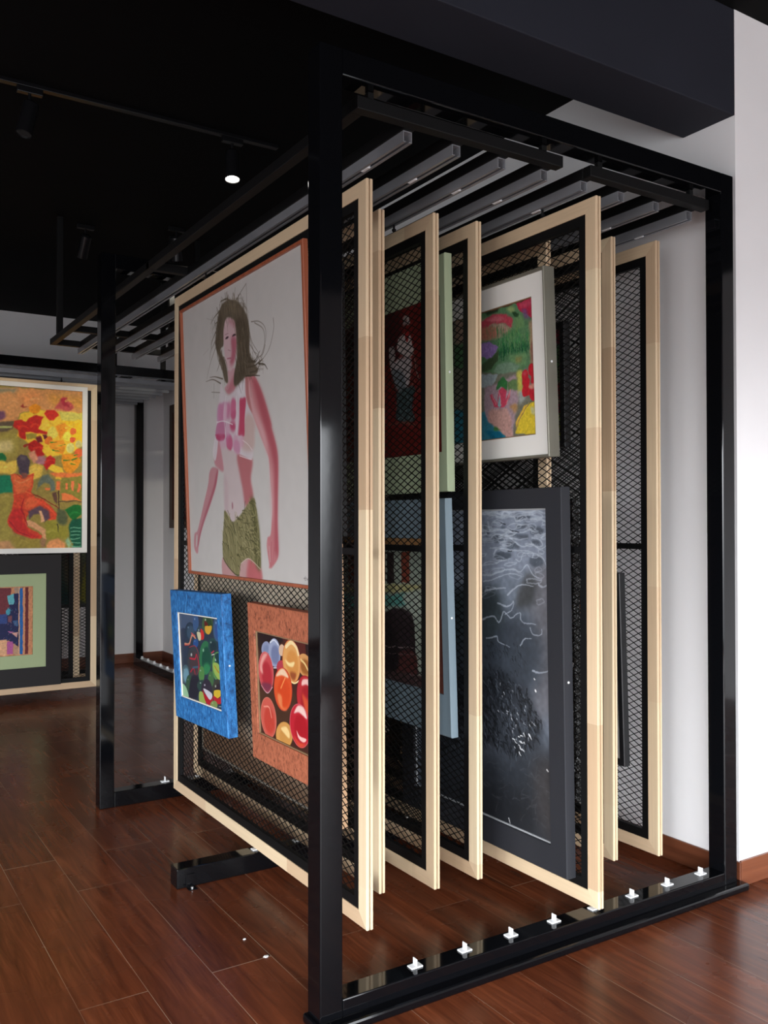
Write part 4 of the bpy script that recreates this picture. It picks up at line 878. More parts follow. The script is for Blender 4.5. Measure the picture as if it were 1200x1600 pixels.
('S',(168,176,186),0.29933996863613677,3.9303227971786643,3.9303227971786643,[955,859,950,858,926,857,901,857,884,858,866,860,885,861,898,864,925,862,959,862,955,859]),
('S',(168,176,186),0.38783419821579795,5.073240763096864,5.073240763096864,[706,844,710,841,684,838,653,837,643,841,635,844,631,848,654,851,685,850,711,848,706,844]),
('S',(168,176,186),0.38453138592614705,3.768303884196145,3.768303884196145,[745,913,742,910,731,909,719,910,707,911,702,914,706,918,721,918,732,917,742,916,745,913]),
('S',(168,176,186),0.5284860380161737,4.693111665079024,4.693111665079024,[756,890,756,888,741,885,724,882,710,882,706,885,709,887,724,890,740,893,756,893,756,890]),
('S',(168,176,186),0.5817539481750478,6.134336706834685,6.134336706834685,[460,950,455,947,434,947,414,946,400,948,395,951,400,953,417,954,435,954,451,953,460,950]),
('S',(168,176,186),0.2752911801013697,4.2460854267948225,4.2460854267948225,[463,769,433,765,415,760,377,759,363,765,342,768,347,774,385,775,419,778,451,775,463,769]),
('S',(168,176,186),0.40730412076943406,4.691182502837271,4.691182502837271,[930,961,914,958,899,957,879,954,866,957,859,959,857,963,881,964,899,964,922,964,930,961]),
('S',(168,176,186),0.29561657070446823,3.1067507229766655,3.1067507229766655,[472,760,471,757,445,753,413,750,385,749,380,752,376,756,406,761,444,764,476,764,472,760]),
('S',(168,176,186),0.5736915630212048,4.956860816101435,4.956860816101435,[436,958,411,956,387,954,354,958,307,961,315,967,327,971,352,975,391,969,435,965,436,958]),
('S',(168,176,186),0.5411841954345362,5.072706629759757,5.072706629759757,[971,976,960,974,946,973,927,973,918,975,900,978,914,980,930,981,948,981,959,979,971,976]),
('S',(168,176,186),0.4348728856940968,4.969566980730769,4.969566980730769,[551,923,549,919,528,918,510,920,496,922,481,926,494,929,511,930,531,930,552,927,551,923]),
('S',(168,176,186),0.504179173250929,3.934595609806508,3.934595609806508,[290,932,282,928,260,925,232,926,196,926,205,931,198,935,231,936,260,938,277,935,290,932]),
('S',(30,34,40),1,5,5,[758,935,814,928]),
('S',(30,34,40),1,5,5,[737,870,760,868]),
('S',(40,44,50),1,5,5,[698,957,725,952]),
('R',20,150,16,20,70,4,[(118,126,136),(150,158,168)],0.4,[310,1001,993,994,993,807,302,769]),
('P',(40,44,50),1,30,1,[119,149,728,234,918,283,998,256,998,-11,109,-120]),
('P',(28,30,34),1,30,1,[114,22,838,129,892,-2,807,-20,109,-111]),
('P',(58,54,54),0.7,24,1,[882,197,998,256,999,21,926,25]),
('P',(30,33,38),0.75,16,1,[128,399,569,463,673,482,780,459,848,442,897,400,945,350,935,285,842,251,807,221,710,222,561,216,118,135]),
('R',21,900,34,-62,38,7,[(16,18,21),(24,27,31),(20,22,26),(66,72,80)],0.95,[128,399,569,463,673,482,780,459,848,442,897,400,945,350,935,285,842,251,807,221,710,222,561,216,118,135]),
('R',22,80,26,-60,40,5,[(22,25,29),(40,44,50)],0.8,[573,566,827,578,867,509,735,463,569,463]),
('R',23,26,12,-55,40,4,[(180,186,192),(206,210,214)],0.9,[644,453,779,435,888,391,928,332,851,265,781,229,730,296,630,325]),
('R',24,14,20,-30,40,5,[(214,216,218)],1,[844,304,886,310,860,274,798,232,747,278]),
('R',25,60,60,30,60,6,[(84,86,90),(70,72,76),(52,54,58)],0.3,[560,199,998,263,999,21,563,15]),
('S',(190,190,190),1,5,2,[721,24,734,8]),
('S',(200,200,200),1,6,6,[967,217,977,213]),
('S',(220,220,220),1,6,6,[898,480,901,478]),
('S',(220,220,220),1,7,7,[903,443,907,440]),
]),
'vase': ((104, 30, 26), [
('P',(70,22,24),1,14,1,[132,1071,530,1009,658,991,640,672,523,662,124,727]),
('P',(96,24,20),1,10,1,[114,209,840,141,836,-27,110,17]),
('P',(150,140,134),1,2,1,[722,920,719,912,712,907,702,907,692,912,684,921,682,931,685,940,692,945,702,945,712,939,719,930]),
('P',(180,170,162),1,2,1,[742,920,739,913,733,909,724,909,715,914,709,921,706,930,709,937,716,941,725,940,733,936,740,928]),
('P',(166,154,148),1,2,1,[747,893,744,883,737,878,728,877,718,883,712,892,709,903,712,913,719,918,729,918,738,913,745,904]),
('P',(140,128,124),1,2,1,[716,894,713,886,707,882,699,881,690,886,684,894,682,903,685,911,691,916,700,916,708,911,714,903]),
('P',(110,60,54),1,2,1,[722,907,721,903,718,901,715,901,712,903,709,906,708,910,709,913,712,915,715,915,718,913,721,910]),
('P',(186,172,166),1,2,1,[631,788,666,823,711,829,760,766,766,679,708,666,641,707]),
('P',(150,40,36),1,0,1,[700,832,733,823,716,768]),
('P',(160,150,146),1,2,1,[554,744,584,764,607,715,615,554,580,561]),
('P',(176,164,162),1,4,1,[617,659,741,659,745,546,715,457,660,494,593,594]),
('P',(110,116,120),1,6,1,[581,596,661,580,704,468,625,456]),
('P',(56,72,72),1,3,1,[619,440,738,462,775,430,751,323,766,235,621,255,623,360]),
('R',31,70,40,60,60,5,[(30,40,44),(150,160,160),(96,112,110)],0.8,[619,448,765,440,761,244,621,264]),
('S',(20,20,24),1,6,6,[581,579,623,386,621,255]),
('S',(24,22,26),1,5,5,[835,478,764,406,750,271,798,180]),
('S',(120,120,110),1,8,8,[775,677,794,554,814,499]),
('S',(110,60,50),1,16,16,[550,229,689,228,776,200]),
('R',32,40,30,80,60,6,[(140,90,80),(150,140,120),(60,20,24)],0.6,[742,684,828,665,823,379,758,390]),
]),
'archway': ((150, 160, 146), [
('P',(150,110,70),1,3,0,[-797,984,1037,1005,1036,949,-801,906]),
('P',(52,40,40),1,0,0,[-329,867,-241,870,-251,610,-340,603]),
('P',(52,40,40),1,0,0,[10,879,89,882,80,637,1,630]),
('P',(52,40,40),1,0,0,[314,891,385,894,377,661,305,655]),
('P',(52,40,40),1,0,0,[544,900,609,902,601,679,536,674]),
('P',(120,60,44),1,0,0,[-173,872,-80,876,-90,629,-184,622]),
('P',(120,60,44),1,0,0,[166,885,249,888,241,656,157,649]),
('P',(120,60,44),1,0,0,[454,896,529,899,521,678,446,672]),
('P',(120,60,44),1,0,0,[672,904,741,907,734,695,665,690]),
('P',(176,170,120),1,4,0,[-817,550,1028,713,1027,662,-820,478]),
('P',(90,150,140),1,5,1,[-820,478,518,593,663,623,745,615,716,557,515,513,-825,364]),
('P',(170,180,166),1,6,1,[676,608,1026,642,1010,127,773,79,766,444]),
('P',(52,40,44),1,2,1,[422,18,467,405,543,483,645,517,727,493,765,422,770,186,766,66]),
('P',(86,46,44),1,5,1,[606,200,765,228,766,66,601,66]),
('P',(40,32,36),1,8,1,[390,395,376,21,601,66,597,355]),
('S',(150,130,130),1,5,5,[505,228,766,261]),
('S',(120,100,100),1,5,5,[503,182,758,216]),
('P',(70,50,50),1,4,1,[-850,-168,484,54,833,80,1008,86,1007,44,-854,-254]),
('R',41,50,30,20,60,5,[(150,140,140),(56,44,46),(110,96,96)],0.7,[-211,-45,833,91,982,39,-214,-123]),
('P',(90,50,40),1,6,1,[914,1008,1038,1010,1019,47,933,38]),
]),
'collage': ((206, 140, 100), [
('P',(112,46,54),1,0,0,[208,1005,712,982,712,750,658,596,211,590]),
('P',(30,34,78),1,1,0,[698,750,719,881,754,904,813,902,813,121,777,158,686,227,413,250,412,527,658,560]),
('P',(100,180,190),1,0,0,[659,871,747,897,757,782,741,748,685,743]),
('P',(70,150,170),1,0,0,[647,658,677,695,709,667,706,619,679,594,650,613]),
('P',(50,70,130),1,2,0,[412,612,664,605,665,473,412,466]),
('P',(60,96,140),1,2,0,[735,504,804,516,804,429,756,433]),
('P',(120,70,80),1,2,0,[671,578,730,590,727,504,679,489]),
('P',(190,110,160),1,0,0,[673,360,748,353,713,330]),
('P',(214,160,150),1,0,0,[721,339,805,340,787,262]),
('P',(180,90,150),1,2,0,[659,213,742,215,744,30,667,28]),
('P',(224,170,130),1,2,0,[413,241,659,246,659,12,413,27]),
('P',(190,150,120),1,2,0,[750,188,813,112,813,16,750,21]),
('P',(170,140,120),1,0,0,[753,984,816,980,813,902,760,904]),
('R',51,60,30,40,80,4,[(120,190,200),(24,26,60),(200,150,160),(60,90,140)],0.8,[656,754,810,858,813,156,617,250]),
('P',(30,100,170),1,0,0,[824,977,866,973,867,14,827,16]),
('P',(104,38,44),1,0,0,[897,986,938,984,940,16,896,16]),
('S',(190,130,90),1,10,10,[824,986,1000,989]),
('S',(150,96,60),1,8,8,[618,4,1002,-4]),
('S',(230,190,150),1,8,8,[816,977,819,14]),
('S',(170,120,70),1,8,8,[994,991,997,-2]),
]),
'linen': ((134, 126, 112), [
('P',(66,50,38),1,60,0,[0,0,0,330,200,300,420,150,1000,90,1000,0]),
]),
}

def catmull(p, n=6):
    m = len(p); out = []
    for i in range(m):
        a, b, c, d = p[i - 1], p[i], p[(i + 1) % m], p[(i + 2) % m]
        for k in range(n):
            t = k / n
            out.append(.5 * ((2 * b) + (c - a) * t + (2 * a - 5 * b + 4 * c - d) * t * t + (3 * b - a - 3 * c + d) * t ** 3))
    return np.array(out)

def blur(a, s):
    r = max(1, int(s * 1.2 + .5))
    for ax in (0, 1):
        for _ in range(2):
            pad = [(0, 0), (0, 0)]; pad[ax] = (r + 1, r)
            c = np.cumsum(np.pad(a, pad, mode='edge'), axis=ax)
            n = a.shape[ax]
            hi = np.take(c, range(2 * r + 1, 2 * r + 1 + n), axis=ax); lo = np.take(c, range(0, n), axis=ax)
            a = (hi - lo) / (2 * r + 1)
    return a

def inside(poly, X, Y):
    m = np.zeros(X.shape, bool)
    x0, y0 = poly[-1]
    for x1, y1 in poly:
        if y0 != y1:
            c = (Y < y0) != (Y < y1)
            m ^= c & (X < (x0 - x1) * (Y - y1) / (y0 - y1) + x1)
        x0, y0 = x1, y1
    return m

def raster(key, w, h, NH, gain, ks=1.0, warp=0.0):
    """paint the list of brush marks ART[key] on a w x h metre canvas, NH samples high; returns sRGB picture rows bottom to top"""
    bg, ops = ART[key]
    NW = max(8, int(NH * w / h)); asp = w / h
    img = np.empty((NH, NW, 3)); img[:] = np.array(bg)
    def window(pts, pad):
        x0 = max(0, int((pts[:, 0].min() - pad) * NH)); x1 = min(NW, int((pts[:, 0].max() + pad) * NH) + 2)
        y0 = max(0, int((pts[:, 1].min() - pad) * NH)); y1 = min(NH, int((pts[:, 1].max() + pad) * NH) + 2)
        if x1 <= x0 or y1 <= y0: return None
        X, Y = np.meshgrid((np.arange(x0, x1) + .5) / NH, (np.arange(y0, y1) + .5) / NH)
        return x0, x1, y0, y1, X, Y
    def lay(win, a, c):
        x0, x1, y0, y1 = win[:4]
        s = img[y0:y1, x0:x1]
        s += (np.array(c, float) - s) * a[..., None]
    def poly(c, al, soft, sm, pts):
        P = catmull(pts) if sm else pts
        sg = soft * .0009 * NH
        win = window(P, (3 * sg + 1) / NH)
        if win is None: return
        X, Y = win[4], win[5]
        q = .25 / NH
        a = sum(inside(P, X + i * q, Y + j * q) for i in (-1, 1) for j in (-1, 1)) / 4.0
        if sg > .4: a = blur(a.astype(float), sg)
        lay(win, a * al, c)
    def stroke(c, al, w0, w1, pts):
        n = len(pts)
        if n > 2:
            e = np.vstack([2 * pts[0] - pts[1], pts, 2 * pts[-1] - pts[-2]]); out = []
            for i in range(1, n):
                a, b, cc, d = e[i - 1], e[i], e[i + 1], e[i + 2]
                for k in range(5):
                    t = k / 5
                    out.append(.5 * ((2 * b) + (cc - a) * t + (2 * a - 5 * b + 4 * cc - d) * t * t + (3 * b - a - 3 * cc + d) * t ** 3))
            pts = np.array(out + [e[n]])
        win = window(pts, max(w0, w1) + 2 / NH)
        if win is None: return
        X, Y = win[4], win[5]
        D = np.full(X.shape, -1e9)
        n = len(pts)
        for i in range(n - 1):
            a, b = pts[i], pts[i + 1]; d = b - a; l2 = max(d @ d, 1e-12)
            t = np.clip(((X - a[0]) * d[0] + (Y - a[1]) * d[1]) / l2, 0, 1)
            dist = np.hypot(X - a[0] - t * d[0], Y - a[1] - t * d[1])
            D = np.maximum(D, (w0 + (w1 - w0) * (i + t) / (n - 1)) / 2 - dist)
        lay(win, np.clip(D * NH + .5, 0, 1) * al, c)
    S = np.array([asp / 1000, 1 / 1000])
    for o in ops:
        if o[0] == 'P':
            poly(o[1], o[2], o[3], o[4], np.array(o[5], float).reshape(-1, 2) * S)
        elif o[0] == 'S':
            stroke(o[1], o[2], o[3] * ks / 1000, o[4] * ks / 1000, np.array(o[5], float).reshape(-1, 2) * S)
        else:
            _, seed, n, ln, ang, spr, wd, cols, al, pts = o
            P = np.array(pts, float).reshape(-1, 2) * S
            rg = np.random.RandomState(seed); lo = P.min(0); hi = P.max(0)
            lo = np.maximum(lo, 0); hi = np.minimum(hi, [asp, 1])
            for _ in range(n):
                for _ in range(30):
                    p = lo + rg.rand(2) * (hi - lo)
                    if inside(P, np.array([p[0]]), np.array([p[1]]))[0]: break
                t = R_(ang + rg.uniform(-spr, spr)); l = ln * ks / 1000 * rg.uniform(.5, 1.2)
                d = np.array([math.cos(t), math.sin(t)]) * l / 2; nn = np.array([-d[1], d[0]]) * rg.uniform(-.3, .3)
                stroke(cols[rg.randint(len(cols))], al, wd * ks / 1000, wd * ks / 2500, np.array([p - d, p + nn, p + d]))
    rg = np.random.RandomState(5)
    if warp:
        dx, dy = [(blur(rg.rand(NH, NW), NH * .012) - .5) for _ in (0, 1)]
        sx = np.clip((np.arange(NW)[None, :] + dx / dx.std() * warp * NH + .5).astype(int), 0, NW - 1)
        sy = np.clip((np.arange(NH)[:, None] + dy / dy.std() * warp * NH + .5).astype(int), 0, NH - 1)
        img = img[sy, sx]
        st = blur(rg.rand(NH, NW), NH * .004); st = (st - st.mean()) / st.std()
        img = img * (1 + .035 * st)[..., None]
    tone = blur(rg.rand(NH, NW), NH * .012) - .5
    img *= (1 + tone * .35)[..., None]
    c = np.clip(img / 255, 0, 1)
    lin = np.where(c <= .04045, c / 12.92, ((c + .055) / 1.055) ** 2.4)
    return np.clip(lin * np.array(gain), 0, .88)

def canvas(key, x0, x1, z0, z1, y, parent, NH, gain, ks=1.0, warp=0.0):
    """painted sheet: fine grid, pigment stored per vertex"""
    name = 'artwork'
    img = raster(key, x1 - x0, z1 - z0, NH, gain, ks, warp)
    nh, nw = img.shape[:2]
    X, Z = np.meshgrid(np.linspace(x0, x1, nw), np.linspace(z0, z1, nh))
    co = np.stack([X, np.full_like(X, y), Z], -1).reshape(-1, 3).astype(np.float32)
    i = (np.arange(nh - 1)[:, None] * nw + np.arange(nw - 1)[None, :]).ravel()
    q = np.stack([i, i + 1, i + nw + 1, i + nw], -1)
    me = bpy.data.meshes.new(name)
    me.vertices.add(len(co)); me.vertices.foreach_set('co', co.ravel())
    me.loops.add(q.size); me.loops.foreach_set('vertex_index', q.ravel().astype(np.int32))
    me.polygons.add(len(q)); me.polygons.foreach_set('loop_start', (np.arange(len(q)) * 4).astype(np.int32))
    me.update(calc_edges=True)
    ca = me.color_attributes.new('paint', 'FLOAT_COLOR', 'POINT')
    ca.data.foreach_set('color', np.concatenate([img.reshape(-1, 3), np.ones((nh * nw, 1))], 1).astype(np.float32).ravel())
    me.materials.append(M['paint'])
    o = bpy.data.objects.new(name, me); COL.objects.link(o); o.parent = parent
    return o

# ------------------------------------------------------------------ pictures
def frame_bars(mb, x0, x1, z0, z1, yb, yf, l, r, b, t, c=.003):
    """four mitred bars; yb back, yf front (yf<yb)"""
    D = yb - yf
    def pr(w): return [(0, 0), (0, D - c), (c, D), (w - c * .6, D), (w, D - c * .6), (w, 0)]
    W = x1 - x0; H = z1 - z0; td = (0, -1, 0)
    mb.bar((x0, yb, z0), (0, 0, 1), (1, 0, 0), td, H, pr(l), b / l, t / l, off=.3)
    mb.bar((x1, yb, z0), (0, 0, 1), (-1, 0, 0), td, H, pr(r), b / r, t / r, off=1.1)
    mb.bar((x0, yb, z0), (1, 0, 0), (0, 0, 1), td, W, pr(b), l / b, r / b, off=2.3)
    mb.bar((x0, yb, z1), (1, 0, 0), (0, 0, -1), td, W, pr(t), l / t, r / t, off=3.7)
    return mb

def picture(name, label, cat, loc, rot, W, H, D, border, fmat, art, NH, gain, ks=1.0, recess=.008,
            matb=None, mat_m=None, liner=None, screw=True, group=None, warp=0.0):
    """framed picture: back bottom centre at loc, front along local -Y"""
    root = empty(name, loc, rot)
    tag(root, label, cat, group)
    l, r, b, t = border
    frame_bars(MB(), -W / 2, W / 2, 0, H, 0, -D, l, r, b, t).build('frame', fmat, root)
    x0, x1, z0, z1 = -W / 2 + l, W / 2 - r, b, H - t
    yf = -D + recess
    if matb:
        ml, mr, mbt, mt_ = matb
        frame_bars(MB(), x0, x1, z0, z1, yf + .004, yf, ml, mr, mbt, mt_, c=.0008).build('mat_board', mat_m, root)
        x0, x1, z0, z1 = x0 + ml, x1 - mr, z0 + mbt, z1 - mt_
        yf += .004
    if liner:
        lm, lw, ld = liner
        frame_bars(MB(), x0, x1, z0, z1, yf + .004, yf - ld, lw, lw, lw, lw, c=.0008).build('inner_slip', lm, root)
    canvas(art, x0 - .0, x1, z0, z1, yf + .003, root, NH, gain, ks, warp)
    MB().box(-W / 2 + .006, W / 2 - .006, yf + .0045, -.001, .006, H - .006).build('backing_board', M['board'], root)
    if screw:
        MB().cyl((W / 2 - .002, -D * .5, H * .5), (W / 2 + .002, -D * .5, H * .5), .0045, n=12).build('side_screw', M['nylon'], root)
    return root

# ------------------------------------------------------------------ setting
X_W, Y_P, Y_B, Z_C = 3.23, 2.336, 9.62, 3.655
X_L, Y_S, X_E = -4.2, -2.6, 6.6
def struct(name, mb, m, label):
    o = mb.build(name, m); tag(o, label, None, None, 'structure'); return o
struct('floor', MB().box(X_L - .2, X_E + .2, Y_S - .2, Y_B + .2, -.08, 0), M['floor'], 'red-brown laminate plank floor')
struct('ceiling', MB().box(X_L - .2, X_E + .2, Y_S - .2, Y_B + .2, Z_C, Z_C + .1), M['ceiling'], 'black painted ceiling')
struct('wall_right', MB().box(X_W, X_W + .3, Y_P + .20, Y_B, 0, Z_C), M['wall'], 'white side wall behind the sliding panels')
struct('wall_front', MB().box(X_W, X_E, Y_P, Y_P + .20, 0, Z_C), M['wall'], 'white wall face right of the black steel portal')
struct('trim_1', MB().box(X_L, X_W, Y_P, 2.60, 3.208, Z_C, .004), M['header'], 'charcoal painted ceiling beam over the portal')
struct('wall_back', MB().box(X_L, X_W + .3, Y_B, Y_B + .15, 0, Z_C), M['wall'], 'white back wall of the dark room')
VY0, VY1 = -2.3, 2.2  # unseen opening in the left wall, added to brighten left-facing surfaces
lw = MB()
lw.box(X_L - .15, X_L, Y_S, VY0, 0, Z_C); lw.box(X_L - .15, X_L, VY1, Y_B, 0, Z_C)
lw.box(X_L - .15, X_L, VY0, VY1, 0, .06); lw.box(X_L - .15, X_L, VY0, VY1, 2.45, Z_C)
struct('wall_left', lw, M['wall'], 'white left wall around the added side window')
v2 = MB()
for y in (VY0, VY0 + 1.5, VY0 + 3.0, VY1 - .05):
    v2.box(X_L - .10, X_L - .04, y, y + .05, .06, 2.45, .003)
v2.box(X_L - .10, X_L - .04, VY0, VY1, .06, .11, .003); v2.box(X_L - .10, X_L - .04, VY0, VY1, 2.40, 2.45, .003)
struct('added_side_window', v2, M['steel'], 'unseen side window with black mullions, added to light left-facing surfaces')
struct('wall_east', MB().box(X_E, X_E + .15, Y_S, Y_P + .2, 0, Z_C), M['wall'], 'white wall at the right of the entrance')
WX0, WX1, WZ0, WZ1 = -3.4, 4.10, .06, 2.45
sw = MB()
sw.box(X_L, WX0, Y_S - .15, Y_S, 0, Z_C); sw.box(WX1, X_E, Y_S - .15, Y_S, 0, Z_C)
sw.box(WX0, WX1, Y_S - .15, Y_S, WZ1, Z_C); sw.box(WX0, WX1, Y_S - .15, Y_S, 0, WZ0)
struct('wall_south', sw, M['wall'], 'white shopfront wall around the window')
wf = MB()
for x in (WX0, WX0 + 1.85, WX0 + 3.7, WX0 + 5.55, WX1 - .05):
    wf.box(x, x + .05, Y_S - .10, Y_S - .04, WZ0, WZ1, .003)
wf.box(WX0, WX1, Y_S - .10, Y_S - .04, WZ0, WZ0 + .05, .003); wf.box(WX0, WX1, Y_S - .10, Y_S - .04, WZ1 - .05, WZ1, .003)
struct('window_1', wf, M['steel'], 'shopfront window with black mullions')
SK = .1
struct('baseboard_right', MB().box(X_W - .012, X_W, Y_P - .012, Y_B, 0, SK, .002), M['skirt_y'], 'brown skirting along the side wall')
struct('baseboard_front', MB().box(X_W, X_E, Y_P - .012, Y_P, 0, SK + .004, .002), M['skirt_x'], 'brown skirting on the front wall face')
struct('baseboard_back', MB().box(X_L, X_W - .012, Y_B - .012, Y_B, 0, SK, .002), M['skirt_x'], 'brown skirting along the back wall')

# ------------------------------------------------------------------ steel portals
T = .08
def guide_clip(mb, x, y, z, turn=False):
    a, b_ = (.022, .014)
    if turn: a, b_ = b_, a
    mb.box(x - a, x + a, y - b_, y + b_, z, z + .005, .0015)
    if turn: mb.box(x - .011, x + .011, y - .0014, y + .0014, z + .005, z + .027, .0006)
    else: mb.box(x - .0014, x + .0014, y - .011, y + .011, z + .005, z + .027, .0006)
    return mb

P_X = [1.611 + .2 * k for k in range(8)]      # left faces of the eight panels
TH = .028
def portal(name, label, x0, x1, y0, z0, z1, zb, clips, cat='steel portal', plate=None):
    root = empty(name, ((x0 + x1) / 2, y0 + T / 2, 0)); tag(root, label, cat, 'black steel portals')
    ox, oy = root.location.x, root.location.y
    for a, b_ in ((x0, x0 + .077), (x1 - .077, x1)):
        MB().box(a - ox, b_ - ox, y0 - oy, y0 + T - oy, z0, z1, .004).build('post', M['steel'], root)
    MB().box(x0 + .077 - ox, x1 - .077 - ox, y0 - oy, y0 + T - oy, z1 - .082, z1, .004).build('top_beam', M['steel'], root)
    MB().box(x0 + .077 - ox, x1 - .077 - ox, y0 - oy, y0 + T - oy, z0, zb, .004).build('base_beam', M['steel'], root)
    for x in clips:
        guide_clip(MB(), x - ox, y0 + .047 - oy, zb).build('guide_clip', M['nylon'], root)
    if plate:
        MB().box(plate[0] - ox, plate[1] - ox, plate[2] - oy, plate[3] - oy, 0, .030, .008).build('sill_plate', M['steel'], root)
    return root
CX = [x + TH / 2 for x in P_X]
portal('steel_portal', 'nearest glossy black steel portal with bottom beam carrying white guide clips', 1.2545, 3.196, 2.322, .029, 2.939, .081, CX, plate=(1.24, 3.225, 2.283, 2.41))
portal('steel_portal', 'black steel portal midway back, its left post standing behind the portrait panel', 1.2585, 3.196, 4.755, 0, 2.939, .081, CX)

# short floor beam carrying clips under the middle of the panels
fb = empty('floor_guide_beam', (2.22, 3.59, 0)); tag(fb, 'low black floor beam crossing under the panels, open left end by the portrait', 'floor beam')
MB().box(1.253 - 2.22, 3.19 - 2.22, 3.55 - 3.59, 3.63 - 3.59, 0, .081, .004).build('beam', M['steel'], fb)
for x in CX:
    guide_clip(MB(), x - 2.22, 0.0, .081).build('guide_clip', M['nylon'], fb)
br = MB().box(1.292 - 2.22, 1.328 - 2.22, 3.546 - 3.59, 3.549 - 3.59, 0, .055, .001).box(1.292 - 2.22, 1.328 - 2.22, 3.512 - 3.59, 3.549 - 3.59, 0, .003, .001).build('bracket', M['steel'], fb)
MB().cyl((1.31 - 2.22, 3.528 - 3.59, .003), (1.31 - 2.22, 3.528 - 3.59, .009), .006, n=6).build('bolt', M['zinc'], br)

# ------------------------------------------------------------------ overhead rail ladders
ZR0, ZR1, ZT = 2.752, 2.789, 2.831
def rail_mb(ax, c, a0, a1, off):
    """C channel along axis ax, slot at the bottom"""
    w, t, s = .0172, .0026, .006
    prof = [(-w, ZR1), (w, ZR1), (w, ZR0), (s, ZR0), (s, ZR0 + t), (w - t, ZR0 + t), (w - t, ZR1 - t), (-w + t, ZR1 - t), (-w + t, ZR0 + t), (-s, ZR0 + t), (-s, ZR0), (-w, ZR0)]
    mb = MB(); n = len(prof); v = []
    for a in (a0, a1):
        for p, z in prof:
            v.append((c + p - off[0], a - off[1], z) if ax == 'y' else (a - off[0], c + p - off[1], z))
    f = [(k, (k + 1) % n, n + (k + 1) % n, n + k) for k in range(n)]
    # end caps as quads around the C
    for base in (0, n):
        for q in ((0, 1, 6, 7), (1, 2, 5, 6), (2, 3, 4, 5), (0, 7, 8, 11), (8, 9, 10, 11)):
            f.append(tuple(base + i for i in q))
    return mb.add(v, f)

def ladder(name, label, x0, x1, rails, outer, hangers, ceil_hangers):
    root = empty(name, ((x0 + x1) / 2, 4.5, 2.83)); tag(root, label, 'overhead rail frame', 'overhead rail frames above the panels')
    o = root.location
    off = (o.x, o.y)
    def bx(nm, a, b_, c, d, e, f_, m=M['inner_black'], ch=.003):
        return MB().box(a - o.x, b_ - o.x, c - o.y, d - o.y, e - o.z, f_ - o.z, ch).build(nm, m, root)
    for y in (2.357, 4.42, 6.12, 6.645):
        bx('crossbar', x0, x1, y, y + .04, ZR1, ZT)
    for x in rails:
        bx('carrier_tube', x - .02, x + .02, 2.397, 6.645, ZR1 + .0005, ZT - .0005)
        r = rail_mb('y', x, 2.412, 6.735, off); r.v = [(p[0], p[1], p[2] - o.z) for p in r.v]
        ro = r.build('rail', M['alu'], root)
        MB().box(x - .006 - o.x, x + .006 - o.x, 2.655 - o.y, 2.70 - o.y, ZR0 - .0015 - o.z, ZR0 + .012 - o.z, .001).build('end_stop', M['nylon'], ro)
    for x in outer:
        bx('carrier_tube', x - .02, x + .02, 2.397, 6.645, ZR1 + .0005, ZT - .0005)
    for x, y in hangers:
        bx('hanger_rod', x - .011, x + .011, y - .011, y + .011, ZT, 2.8565)
    for x, y in ceil_hangers:
        bx('hanger_rod', x - .02, x + .02, y - .02, y + .02, ZT, Z_C)
    return root
RX = [1.6285 + .2 * k for k in range(8)]
ladder('overhead_rail_frame', 'black overhead ladder with grey rails hung over the four left panels', 1.405, 2.272, RX[:4], [1.425], [(1.46, 2.377), (2.19, 2.377)], [(1.425, 6.47), (2.23, 6.47)])
ladder('overhead_rail_frame', 'black overhead ladder with grey rails hung over the four panels by the right wall', 2.41, 3.087, RX[4:], [], [(2.47, 2.377), (2.99, 2.377)], [(2.43, 6.47), (3.03, 6.47)])

# ------------------------------------------------------------------ sliding mesh panels
PL, PH, WF = 1.977, 2.618, .054
def mesh_data():
    du, dv = .0275, .0285
    x0, x1, z0, z1 = WF + .034, PL - WF - .034, WF + .034, PH - WF - .034
    w, t, yc = .0016, .0011, TH * .5
    nx = int((x1 - x0) / du); nz = int((z1 - z0) / dv)
    i, j, s = np.meshgrid(np.arange(nx), np.arange(nz + 1), np.array([1, -1]), indexing='ij')
    i, j, s = i.ravel(), j.ravel(), s.ravel()
    ax = x0 + i * du; az = z0 + j * dv + (i % 2) * dv / 2
    bx_ = ax + du; bz = az + s * dv / 2
    ok = (np.minimum(az, bz) > z0 - dv * .3) & (np.maximum(az, bz) < z1 + dv * .3)
    ax, az, bx_, bz = ax[ok], az[ok], bx_[ok], bz[ok]
    dx, dz = bx_ - ax, bz - az; l = np.hypot(dx, dz); nx_, nz_ = -dz / l * w, dx / l * w
    N = len(ax)
    co = np.zeros((N, 8, 3), np.float32)
    for k, (px, pz) in enumerate(((ax, az), (bx_, bz))):
        for m_, (sg, yy) in enumerate(((1, -t), (1, t), (-1, t), (-1, -t))):
            co[:, k * 4 + m_] = np.stack([px + nx_ * sg, np.full(N, yc + yy), pz + nz_ * sg], -1)
    q = np.array([[0, 1, 5, 4], [1, 2, 6, 5], [2, 3, 7, 6], [3, 0, 4, 7]])
    fc = (np.arange(N)[:, None, None] * 8 + q[None]).reshape(-1, 4)
    me = bpy.data.meshes.new('wire_mesh')
    me.vertices.add(N * 8); me.vertices.foreach_set('co', co.ravel())
    me.loops.add(fc.size); me.loops.foreach_set('vertex_index', fc.ravel().astype(np.int32))
    me.polygons.add(len(fc)); me.polygons.foreach_set('loop_start', (np.arange(len(fc)) * 4).astype(np.int32))
    me.update(calc_edges=True)
    me.materials.append(M['mesh_black'])
    return me

